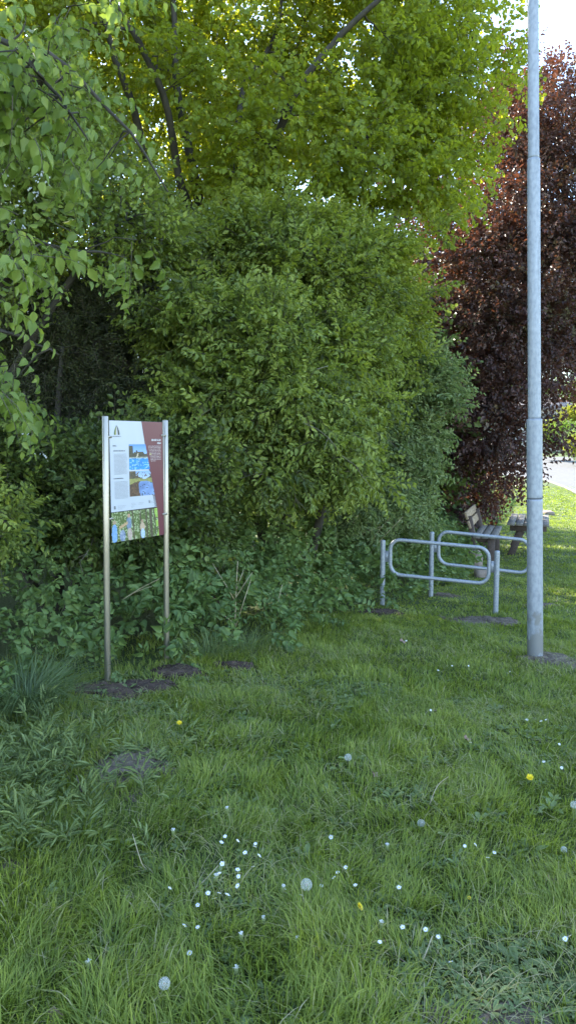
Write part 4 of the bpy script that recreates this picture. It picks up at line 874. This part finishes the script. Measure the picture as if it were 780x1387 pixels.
for i, (px, py, h) in enumerate(daisies):
    if i == 0: o = dproto
    else:
        o = dproto.copy(); COL.objects.link(o)
        for ch in dproto_kids:
            c = ch.copy(); COL.objects.link(c); c.parent = o
    p = hit(px, py, h + .035); o.location = tuple(float(v) for v in p)
    o.rotation_euler = (dr.uniform(0.1, .8), dr.uniform(-.4, .4), dr.uniform(0, 6)) if i % 3 else (dr.uniform(.3, .9), 0, dr.uniform(-.3, .3))
    sc_ = dr.uniform(.75, 1.0); o.scale = (sc_,) * 3
    for f, lab, grp in zones:
        if f(px, py): tag(o, lab, 'daisy', grp); break

# fallen leaves
def dead_leaf(px, py, L, rz, label):
    c = hit(px, py, .035); a = Acc(); V = []; n = 9
    for i in range(n):
        t = i / (n - 1); w = .36 * L * math.sin(math.pi * min(1, t * .95 + .03)) ** .8 * (1 + .25 * (i % 2))
        for s_ in (-1, 0, 1): V.append(((t - .5) * L, s_ * w, .012 * abs(s_) * math.sin(t * 6) + .25 * L * (t - .5) ** 2 + (.10 * L if s_ else 0)))
    q = [(i * 3 + j, i * 3 + j + 1, i * 3 + j + 4, i * 3 + j + 3) for i in range(n - 1) for j in (0, 1)]
    a.add(V, q); o = a.build('fallen_leaf', M['deadleaf'], smooth=True); o.location = tuple(float(v) for v in c); o.rotation_euler = (.5, .1, rz)
    return tag(o, label, 'leaf')
dead_leaf(508, 1051, .07, 1.2, 'curled brown leaf on the grass right of the upper seed head')
dead_leaf(745, 1192, .045, .4, 'small reddish brown leaf at the right of the lawn')
dead_leaf(632, 1001, .05, 0.1, 'small pale leaf lying in the middle right lawn')
dead_leaf(545, 869, .06, .2, 'tan leaf on the grass between the front barrier and the daisies')
dead_leaf(75, 1376, .045, .1, 'brown leaf at the very bottom left edge')
dead_leaf(588, 963, .04, .8, 'tiny tan leaf in the lawn above the brown curled one')

# ------------------------------------------------------------------ information sign
lt = at(142.8, 563.5, 5.00); lb = at(146.3, 932, 5.00); rt = at(224.2, 569, 5.58); rb = at(226.3, 908, 5.58)
ctr = (lb + rb) / 2
sroot = empty('information_sign', (ctr[0], ctr[1], g1(ctr[0], ctr[1]))); tag(sroot, 'tall information board with maroon and white print hung between two steel posts', 'sign')
SB = np.array(sroot.location)
for (t_, b_, lab) in ((lt, lb, None), (rt, rb, None)):
    a = Acc(); ax = unit(t_ - b_); a.tube([b_ - ax * .25 - SB, b_ - SB, (t_ + b_) / 2 - SB, t_ - ax * .004 - SB, t_ - SB], [.0215, .0215, .0215, .0215, .0195], 20)
    a.build('post', M['inox'], sroot, smooth=False)
PL = at(147.8, 568.7, 5.04); PR = at(220.2, 571.7, 5.51)
ang = math.atan2(PR[1] - PL[1], PR[0] - PL[0]); W = math.hypot(PR[1] - PL[1], PR[0] - PL[0]); H = 0.842
proot = Vector((PL[0], PL[1], (PL[2] + PR[2]) / 2))
def on_panel(o):  # local frame: x along the board, z down from its top, y away from the viewer
    o.parent = sroot; o.location = (proot[0] - SB[0], proot[1] - SB[1], proot[2] - SB[2]); o.rotation_euler = (0, 0, ang); return o
def pn(u, v, y=0): return (u * W, y, -v * H)
a = Acc(); a.box((W / 2, .004, -H / 2), (W, .006, H), m=0); board = on_panel(a.build('board', M['panel_edge']))
def sheet(name, pts, m, y, parent=None):
    a = Acc(); V = [pn(u, v, y) for u, v in pts]
    for i in range(1, len(V) - 1): a.add([V[0], V[i], V[i + 1]], t=[(0, 1, 2)])
    o = a.build(name, m); o.parent = board; return o
div = [(.583, 0), (.863, .742), (.896, 1)]
def dv(v): return np.interp(v, [0, .742, 1], [.583, .863, .896])
sheet('white_field', [(0.003, .003), (0.003, .748), (.863, .742), (.583, .003)], M['white'], -.0005)
sheet('maroon_field', [(.583, .003), (.863, .742), (.896, .997), (.997, .997), (.997, .003)], M['maroon'], -.0005)
def picture(name, u0, u1f, v0, v1, fn, nu, nv, skew=(0, 0), label=None):
    V = []; 
    for j in range(nv + 1):
        for i in range(nu + 1):
            fv = j / nv; v = v0 + (v1 - v0) * fv; u1 = u1f(v) ; u = u0 + (u1 - u0) * i / nu; V.append(pn(u, v, -.0012))
    q = [(j * (nu + 1) + i, (j + 1) * (nu + 1) + i, (j + 1) * (nu + 1) + i + 1, j * (nu + 1) + i + 1) for j in range(nv) for i in range(nu)]
    a = Acc(); a.add(V, q); o = a.build(name, M['print']); o.parent = board
    ca = o.data.color_attributes.new('print', 'FLOAT_COLOR', 'CORNER')
    cols = []
    for j in range(nv):
        for i in range(nu):
            c = fn((i + .5) / nu, (j + .5) / nv); cols += [c[0], c[1], c[2], 1.0] * 4
    ca.data.foreach_set('color', np.array(cols, np.float32))
    if label: o['label'] = label
    return o
def mixc(a_, b_, t): t = min(1, max(0, t)); return tuple(x * (1 - t) + y * t for x, y in zip(a_, b_))
def nz(x, y, s, seed): return float(vnoise(x * 10, y * 10, s, seed))
def pool(x, y):
    k = nz(x, y * 2.5, .6, 51); k2 = nz(x, y, 1.2, 52)
    if y > .56:
        c = mixc((.02, .20, .62), (.03, .32, .75), k2)
        if k > .72: c = mixc(c, (.35, .62, .90), .8)
        return c
    if y > .50: return mixc((.55, .60, .58), (.12, .14, .10), k)
    tl = .30 - .28 * (x < .22) + .10 * math.sin(x * 9) * .5 + .10 * (k2 - .5)
    if y < tl: return mixc((.10, .28, .72), (.32, .52, .85), y * 2.5)
    if abs(x - (.42 + (.5 - y) * .5)) < .035 and y > .36: return (.62, .52, .38)
    return mixc((.02, .03, .025), (.10, .085, .06), k)
def pond(x, y):
    k = nz(x, y, .5, 53); k2 = nz(x, y, 1.5, 54); shore = .40 + .12 * (2 * x - 1.1) ** 2
    if y < .24 - .08 * math.sin(x * 7) and x > .3 and k < .75: return mixc((.25, .42, .78), (.5, .6, .8), y * 3)
    if y < .30: return mixc((.05, .05, .04), (.16, .11, .07), k)
    if y < shore: return mixc((.20, .22, .07), (.38, .34, .12), k)
    if x < .42 + .1 * (k2 - .5): return mixc((.05, .03, .025), (.17, .09, .06), k)
    c = mixc((.12, .20, .42), (.28, .42, .72), k2 + .2 * (y - .5)); return mixc(c, (.03, .05, .05), .9) if k > .78 else c
def walkers(x, y):
    k = .6 * nz(x * 2.2, y, .45, 55) + .4 * nz(x * 2.2, y, .16, 58); k2 = nz(x * 1.3, y, 1.1, 56)
    c = mixc((.04, .07, .02), (.20, .26, .08), k)
    if k > .62: c = mixc(c, (.50, .56, .36), .75)
    if x > .92 and k2 > .4: c = mixc(c, (.40, .60, .10), .7)
    for tx, w in ((.84, .025), (.74, .015), (.60, .014), (.93, .012), (.45, .012)):
        if abs(x - tx - .03 * (y - .5) * math.sin(tx * 30)) < w: c = mixc((.07, .05, .035), (.12, .10, .07), k)
    def el(cx, cy, rx, ry): return ((x - cx) / rx) ** 2 + ((y - cy) / ry) ** 2 < 1
    if el(.06, .72, .055, .34): c = mixc((.12, .28, .62), (.30, .48, .80), k)          # figure in blue at the edge
    if el(.06, .34, .035, .07): c = (.42, .30, .20)
    if el(.36, .42, .055, .24): c = mixc((.10, .14, .22), (.28, .36, .48), k)          # figure with arm raised
    if el(.36, .16, .03, .07): c = (.50, .30, .20)
    if abs(y - (.52 - .8 * (x - .18))) < .05 and .16 < x < .33: c = (.52, .34, .20)
    if el(.37, .80, .05, .22): c = mixc((.35, .24, .20), (.60, .50, .45), k)
    if el(.22, .82, .06, .20): c = mixc((.05, .09, .22), (.45, .50, .60), k)
    if el(.645, .60, .055, .15): c = mixc((.45, .32, .22), (.62, .45, .34), k)         # figure on the path
    if el(.645, .40, .025, .06): c = (.40, .26, .18)
    if el(.645, .84, .045, .18): c = mixc((.30, .42, .62), (.60, .70, .85), k)
    return c
picture('pool_photograph', .341, lambda v: dv(v) - .004, .195, .409, pool, 44, 34)
picture('pond_photograph', .341, lambda v: dv(v) - .004, .421, .633, pond, 44, 34)
picture('woodland_photograph', .003, lambda v: dv(v), .752, .997, walkers, 90, 44)
# lettering: runs of small glyph strokes; the words themselves are too small to read in the photograph
def lettering(name, rows, m, y=-.002, seed=1):
    r = np.random.default_rng(seed); a = Acc()
    for (u0, u1, v, hgt, dens) in rows:
        u = u0
        while u < u1 - .004:
            wl = min(r.uniform(.02, .07) * (hgt / .006 if hgt > .006 else 1), u1 - u); e = u + wl
            while u < e - .001:
                gw = hgt * .8; k = r.integers(0, 4); x0, x1 = u, min(u + gw * .75, e)
                st = gw * .26
                def bar(xa, xb, va, vb): a.add([pn(xa, va, y), pn(xa, vb, y), pn(xb, vb, y), pn(xb, va, y)], [(0, 1, 2, 3)])
                bar(x0, x0 + st, v, v + hgt)
                if k != 1: bar(x1 - st, x1, v + (0 if k != 2 else hgt * .4), v + hgt)
                if k in (0, 2, 3): bar(x0 + st, x1 - st, v + (0 if k else hgt * .42), v + (hgt * .2 if k else hgt * .62))
                if k in (1, 3): bar(x0 + st, x1 - (0 if k == 1 else st), v + hgt * .8, v + hgt)
                u += gw
            u = e + hgt * .7
    o = a.build(name, m); o.parent = board; return o
rows = []
for i in range(17): rows.append((.06 + .01, .30 + .01 * math.sin(i * 5.1), .272 + i * .0102, .0052, 1))
for i in range(14): rows.append((.07, .31 + .012 * math.sin(i * 3.7), .500 + i * .0105, .0052, 1))
rows += [(.12, .27, .680 + .008 * 0 + .02, .004, 1), (.12, .25, .712, .004, 1), (.12, .20, .724, .004, 1), (.36, .43, .688, .004, 1), (.36, .45, .700, .004, 1), (.36, .42, .712, .004, 1), (.36, .40, .724, .004, 1), (.50, .60, .690, .004, 1), (.50, .58, .702, .004, 1), (.74, .80, .688, .004, 1), (.74, .80, .700, .004, 1), (.76, .81, .722, .004, 1)]
lettering('body_lettering', rows, M['grey_ink'], seed=3)
lettering('heading_lettering', [(.055, .12, .203, .009, 1), (.06, .27, .244, .009, 1), (.06, .23, .470, .009, 1), (.055, .20, .128, .006, 1)], M['ink'], seed=4)
lettering('title_lettering', [(.772, .955, .150, .016, 1), (.885, .955, .178, .015, 1)], M['petal'], seed=8)
rows = [(dv(.2 + i * .0125) + .045, .955 if i < 10 else .85, .208 + i * .0128, .0065, 1) for i in range(11)]
lettering('maroon_lettering', rows, M['pink_ink'], seed=6)
# emblem: pointed arch of two curved strokes
def arch(name, x0, x1, apex, v0, v1, m, th):
    a = Acc(); V = []
    for i in range(11):
        t = i / 10; u = apex + (x0 - apex) * math.sin(t * math.pi / 2) ** .9; u2 = apex + (x1 - apex) * math.sin(t * math.pi / 2) ** .9
        v = v0 + (v1 - v0) * t; V += [pn(u, v, -.002), pn(u2, v, -.002)]
    a.add(V, [(2 * i, 2 * i + 2, 2 * i + 3, 2 * i + 1) for i in range(10)]); o = a.build(name, m); o.parent = board; return o
arch('emblem_green_stroke', .078, .105, .128, .038, .118, M['green_ink'], 1)
arch('emblem_gold_stroke', .106, .120, .128, .045, .118, M['gold_ink'], 1)
arch('emblem_dark_stroke', .178, .148, .128, .038, .118, M['ink'], 1)
lettering('small_emblems', [(.055, .085, .700, .025, 1), (.700, .725, .678, .024, 1)], M['ink'], seed=9)
a = Acc(); a.add([pn(.725, .272, -.0023), pn(.725, .288, -.0023), pn(.765, .288, -.0023), pn(.765, .272, -.0023)], [(0, 1, 2, 3)]); o = a.build('highlight_mark', M['gold_ink']); o.parent = board
for (u, v, s_) in ((0, .135, -1), (0, .80, -1), (1, .118, 1), (1, .815, 1)):
    a = Acc(); x = (-.006 if s_ < 0 else W + .006); a.box((x, -.001, -v * H), (.052, .016, .014), bev=.002)
    a.tube([(x + .012 * -s_, -.012, -v * H), (x + .012 * -s_, -.007, -v * H)], .004, 8); on_panel(a.build('clamp', M['inox']))

# ------------------------------------------------------------------ steel barriers
def barrier(A, B, label):
    A, B = np.array(A), np.array(B); mid = (A + B) / 2
    root = empty('steel_barrier', mid); tag(root, label, 'barrier', 'galvanised barriers on the lawn')
    L = np.linalg.norm((B - A)[:2]); d = (B - A) / L; a0, b0 = A - mid, B - mid; z = np.array([0, 0, 1.0])
    for p in (a0, b0):
        a = Acc(); a.tube([p - z * .2, p, p + z * .79, p + z * .80, p + z * .806], [.029, .029, .029, .027, .018], 20, guard=True); a.build('post', M['galv'], root, smooth=True)
    x0, x1, z0, z1, rc = .085, L - .085, .42, .825, .12; path = []
    for (cx, cz, t0) in ((x1 - rc, z1 - rc, 90), (x1 - rc, z0 + rc, 0), (x0 + rc, z0 + rc, -90), (x0 + rc, z1 - rc, -180)):
        for k in range(9):
            th = R(t0 - k * 90 / 8); path.append(a0 + d * (cx + rc * math.cos(th)) + z * (cz + rc * math.sin(th)))
    P = np.array(path); Q = []
    for i in range(len(P)):
        n_ = P[(i + 1) % len(P)]; Q.append(P[i])
        if np.linalg.norm(n_ - P[i]) > .15:
            for k in range(1, 6): Q.append(P[i] + (n_ - P[i]) * k / 6)
    a = Acc(); a.tube(Q, .021, 14, closed=True); a.build('loop_rail', M['galv'], root, smooth=True)
    rz = math.atan2(d[1], d[0])
    for x in (.046, L - .046):
        a = Acc(); a.box(a0 + d * x + z * .62, (.05, .006, .13), rz); a.build('bracket_plate', M['galv'], root)
A1 = at(517.3, 825, 8.4); B1 = at(670.3, 842, 8.15); A2 = at(583, 807, 9.1); B2 = at(724, 824, 8.85)
barrier(A1, B1, 'nearer galvanised steel barrier with a rounded loop rail, left of the tall pole')
barrier(A2, B2, 'farther galvanised steel barrier, its right end hidden behind the tall pole')

# ------------------------------------------------------------------ tall metal pole
pb = at(724.2, 893, 6.27); ptop = at(721.3, 0, 6.27); ax = unit(ptop - pb); zz = lambda py: (at(723, py, 6.27) - pb)[2] / ax[2]
root = empty('metal_pole', pb); tag(root, 'tall galvanised metal pole with stepped sections on the lawn', 'pole')
a = Acc(); s1, s0, s2 = zz(675), zz(568), zz(216)
a.tube([ax * -.4, ax * 0, ax * s1 * .5, ax * (s1 - .003)], [.0660, .0660, .0655, .065], 32, guard=True); a.build('base_section', M['pole'], root, smooth=True)
a = Acc(); a.tube([ax * (s1 + .002), ax * (s1 + .012), ax * (s0 - .012), ax * s0, ax * (s0 + .004)], [.0635, .0645, .0640, .0635, .056], 32, guard=True); a.build('lower_section', M['pole'], root, smooth=True)
a = Acc(); a.tube([ax * (s0 + .002), ax * (s2 * .6), ax * s2, ax * (s2 + .006)], [.0525, .0520, .0510, .046], 32, guard=True); a.build('middle_section', M['pole'], root, smooth=True)
a = Acc(); a.tube([ax * (s2 + .003), ax * 5.5, ax * 7.5, ax * 7.52], [.0445, .0425, .039, .03], 32, guard=True); a.build('upper_section', M['pole'], root, smooth=True)
a = Acc(); a.tube([ax * (s1 - .004), ax * (s1 + .003)], [.0654, .0654], 32); a.build('joint_ring', M['panel_edge'], root, smooth=True)

# ------------------------------------------------------------------ bench and table
AX = math.atan2(2.0, .69)       # long axis direction
def furn_frame(name, pxy, label, cat):
    z0 = g1(*pxy); root = empty(name, (pxy[0], pxy[1], z0), AX - math.pi / 2); tag(root, label, cat); return root, z0
# local: y along the long axis away from the viewer, x to the right
pn_ = at(714.5, 711, 13.6); root, z0 = furn_frame('picnic_table', (pn_[0], pn_[1]), 'wooden outdoor table with grey weathered planks, partly behind the metal pole', 'table')
zt = pn_[2] - z0; LT, WT = 2.0, .76
a = Acc()
for i in range(5):
    w = WT / 5; a.box((-WT / 2 + w * (i + .5), LT / 2, zt), (w - .016, LT, .045), bev=.004)
a.build('table_top', M['oldwood'], root)
for yy in (.22, LT - .22):
    a = Acc(); a.box((0, yy, zt - .085), (WT - .10, .07, .11), bev=.004); a.build('cross_beam', M['brownwood'], root)
    for s_ in (-1, 1):
        a = Acc(); a.box((-.22 if s_ < 0 else .15, yy + .06, (zt - .14) / 2 - .02), (.13, .045, math.hypot(zt - .1, .2)), tilt=(0, .36 if s_ < 0 else -.24), bev=.004); a.build('leg', M['brownwood'], root)
a = Acc(); a.box((0, LT / 2, zt - .20), (.05, LT - .40, .10), bev=.004); a.build('long_rail', M['brownwood'], root)
pn_ = at(656, 728, 12.2); root, z0 = furn_frame('garden_bench', (pn_[0], pn_[1]), 'dark wooden bench with tan backrest boards at the foot of the copper beech', 'bench')
zt = pn_[2] - z0; LB, WB = 1.7, .40
a = Acc()
for i in range(3): a.box((-WB / 2 + WB / 3 * (i + .5), LB / 2, zt), (WB / 3 - .02, LB, .045), bev=.004)
a.build('seat', M['oldwood'], root)
a = Acc()
for i in range(2): a.box((-WB / 2 - .06 - .05 * i, LB / 2, zt + .20 + .15 * i), (.04, LB, .13), tilt=(0, -.30), bev=.004)
a.build('backrest', M['tanwood'], root)
for yy in (.10, LB - .12):
    a = Acc(); a.box((.10, yy, zt / 2 - .05), (.12, .07, zt + .03), bev=.004); a.build('leg', M['brownwood'], root)
    a = Acc(); a.box((-.17, yy, zt / 2 + .12), (.09, .07, zt + .46), tilt=(0, -.22), bev=.004); a.build('leg', M['brownwood'], root)
    a = Acc(); a.box((-.02, yy + .06, zt - .06), (WB - .06, .05, .08), bev=.004); a.build('cross_beam', M['brownwood'], root)

def rock(name, px, py, Yd, sx, sy, sz, label, seed, m=None, cat='stone'):
    r = np.random.default_rng(seed); c = hit(px, py); a = Acc(); V = []; n1, n2 = 9, 14
    for i in range(n1 + 1):
        ph = math.pi * i / n1
        for j in range(n2):
            th = 2 * math.pi * j / n2; d = np.array([math.sin(ph) * math.cos(th), math.sin(ph) * math.sin(th), math.cos(ph)])
            d = np.sign(d) * np.abs(d) ** .65; k = 1 + .10 * (float(vnoise(d[0] * 3 + seed, d[1] * 3 + d[2] * 2, 1, seed)) - .5) * 2
            V.append(d * k * np.array([sx, sy, sz]))
    a.add(V, [(i * n2 + j, (i + 1) * n2 + j, (i + 1) * n2 + (j + 1) % n2, i * n2 + (j + 1) % n2) for i in range(n1) for j in range(n2)])
    o = a.build(name, m or M['stone'], smooth=True); o.location = (c[0], c[1], g1(c[0], c[1]) + sz * .45); o.rotation_euler = (0, 0, seed)
    return tag(o, label, cat)
rock('boulder', 642, 768, 11.0, .13, .13, .20, 'pinkish stone block in front of the bench behind the barriers', 3)
rock('boulder', 650, 781, 10.7, .09, .09, .10, 'small pale stone at the foot of the pinkish block', 5)
rock('boulder', 742, 697, 17.5, .22, .18, .10, 'grey flat boulder right of the table', 8)
rock('boulder', 682, 672, 17.6, .22, .2, .14, 'pale boulder under the edge of the copper beech', 9)

# ------------------------------------------------------------------ beyond the road
hY = 86.0
hl, hr = at(640, 600, hY), at(772, 600, hY); hx0, hx1 = hl[0], hr[0]; hz = g1(hx1, hY); wz = at(0, 553, hY)[2]; HD = 9.0
hroot = empty('house', ((hx0 + hx1) / 2, hY, hz)); tag(hroot, 'low pale plastered house beyond the road at the right edge', 'house')
cxl = 0; HW = hx1 - hx0; hh_ = wz - hz
a = Acc(); a.box((0, HD / 2, hh_ / 2 - .5), (HW, HD, hh_ + 1)); a.build('wall', M['render_wall'], hroot)
a = Acc(); x = HW / 2 + .5
a.add([(-x, -.6, hh_ + .01), (x, -.6, hh_ + .01), (x, HD / 2, hh_ + 1.5), (-x, HD / 2, hh_ + 1.5), (-x, HD + .6, hh_ + .01), (x, HD + .6, hh_ + .01),
       (-x, -.6, hh_ - .2), (x, -.6, hh_ - .2), (-x, HD + .6, hh_ - .2), (x, HD + .6, hh_ - .2)], [(0, 1, 2, 3), (3, 2, 5, 4), (6, 7, 1, 0), (4, 5, 9, 8), (7, 6, 8, 9)], [(6, 0, 3), (1, 7, 2)])
roof = a.build('roof', M['roof'], hroot)
a = Acc(); a.box((HW / 2 - 1.0, 3.0, hh_ + 1.2), (.9, .9, 1.3), bev=.05); a.box((HW / 2 - 1.0, 3.0, hh_ + 1.9), (1.05, 1.05, .1)); a.build('chimney', M['kerb'], roof)
for (px, w, y0, y1) in ((745, 1.3, 562, 578), (690, 1.4, 562, 578)):
    c = at(px, (y0 + y1) / 2, hY); cc = c - np.array(hroot.location); hgt = (y1 - y0) * hY / 1000
    a = Acc(); a.box((cc[0], -.04, cc[2]), (w + .2, .10, hgt + .2)); wf = a.build('window', M['kerb'], hroot)
    a = Acc(); a.box((cc[0], -.10, cc[2]), (w, .04, hgt)); g_ = a.build('pane', M['glass'], wf)
c = at(727, 586, hY) - np.array(hroot.location); a = Acc(); a.box((c[0], -.08, c[2]), (1.3, .12, 2.6)); a.build('door', M['orange'], hroot)

def far_bush(name, label, cat, px, py, Yd, rx, ry, m, seed, n=50, cr=.5, tn=.5, ntw=22, rY=None, extra=None, grp=None):
    base = at(px, py, Yd); b0 = np.array(gb(base[0], Yd)); bl = [blob(px, py, Yd, rx, ry, rY or rx * Yd / 1000, 1)] + (extra or [])
    top = base[2]
    tree(name, label, cat, b0, [([b0 - (0, 0, .2), b0 + (0, 0, max(.4, (top - b0[2]) * .6)), np.array([b0[0], b0[1], top])], [.12, .09, .03] if cat == 'tree' else [.05, .04, .02])], bl, m, n, cr, ntw, T_far, seed, tone=tn, rmax=.05,
         stem='trunk' if cat == 'tree' else 'stems', crown_name='crown' if cat == 'tree' else 'foliage', scale=(.7, 1.3), group=grp)
far_bush('golden_shrub', 'bright yellow shrub in front of the house beyond the road', 'shrub', 782, 566, 70, 17, 11, M['gold'], 51, 60, .55)
far_bush('round_shrub', 'green rounded shrub below the bright yellow one beyond the road', 'shrub', 765, 588, 66, 15, 14, M['far_green'], 52, 46, .5)
far_bush('low_hedge', 'yellow green low hedge between the pole and the round green shrub', 'hedge', 738, 584, 68, 17, 7, M['gold'], 53, 40, .4, .1)
far_bush('grey_shrub', 'dull green shrub standing at the far verge right edge', 'shrub', 785, 600, 60, 18, 13, M['elder'], 57, 46, .45)
far_bush('small_gold_shrub', 'small yellow flowering shrub at the right edge near the verge', 'shrub', 783, 604, 58, 12, 8, M['gold'], 58, 30, .25, .3, 12)
for k, (px, py, Yd, rx, ry, lab) in enumerate([(735, 540, 110, 30, 24, 'far green tree behind the house just right of the pole'), (785, 535, 115, 28, 34, 'far green tree behind the house at the right edge'),
                                              (690, 535, 112, 34, 36, 'far green tree behind the house, showing through the beech'), (640, 540, 110, 40, 45, 'far green tree hidden deepest behind the beech leaves')]):
    far_bush('far_tree', lab, 'tree', px, py, Yd, rx, ry, M['far_green'], 60 + k, 90, 1.1, .5, 40, grp='trees behind the house')
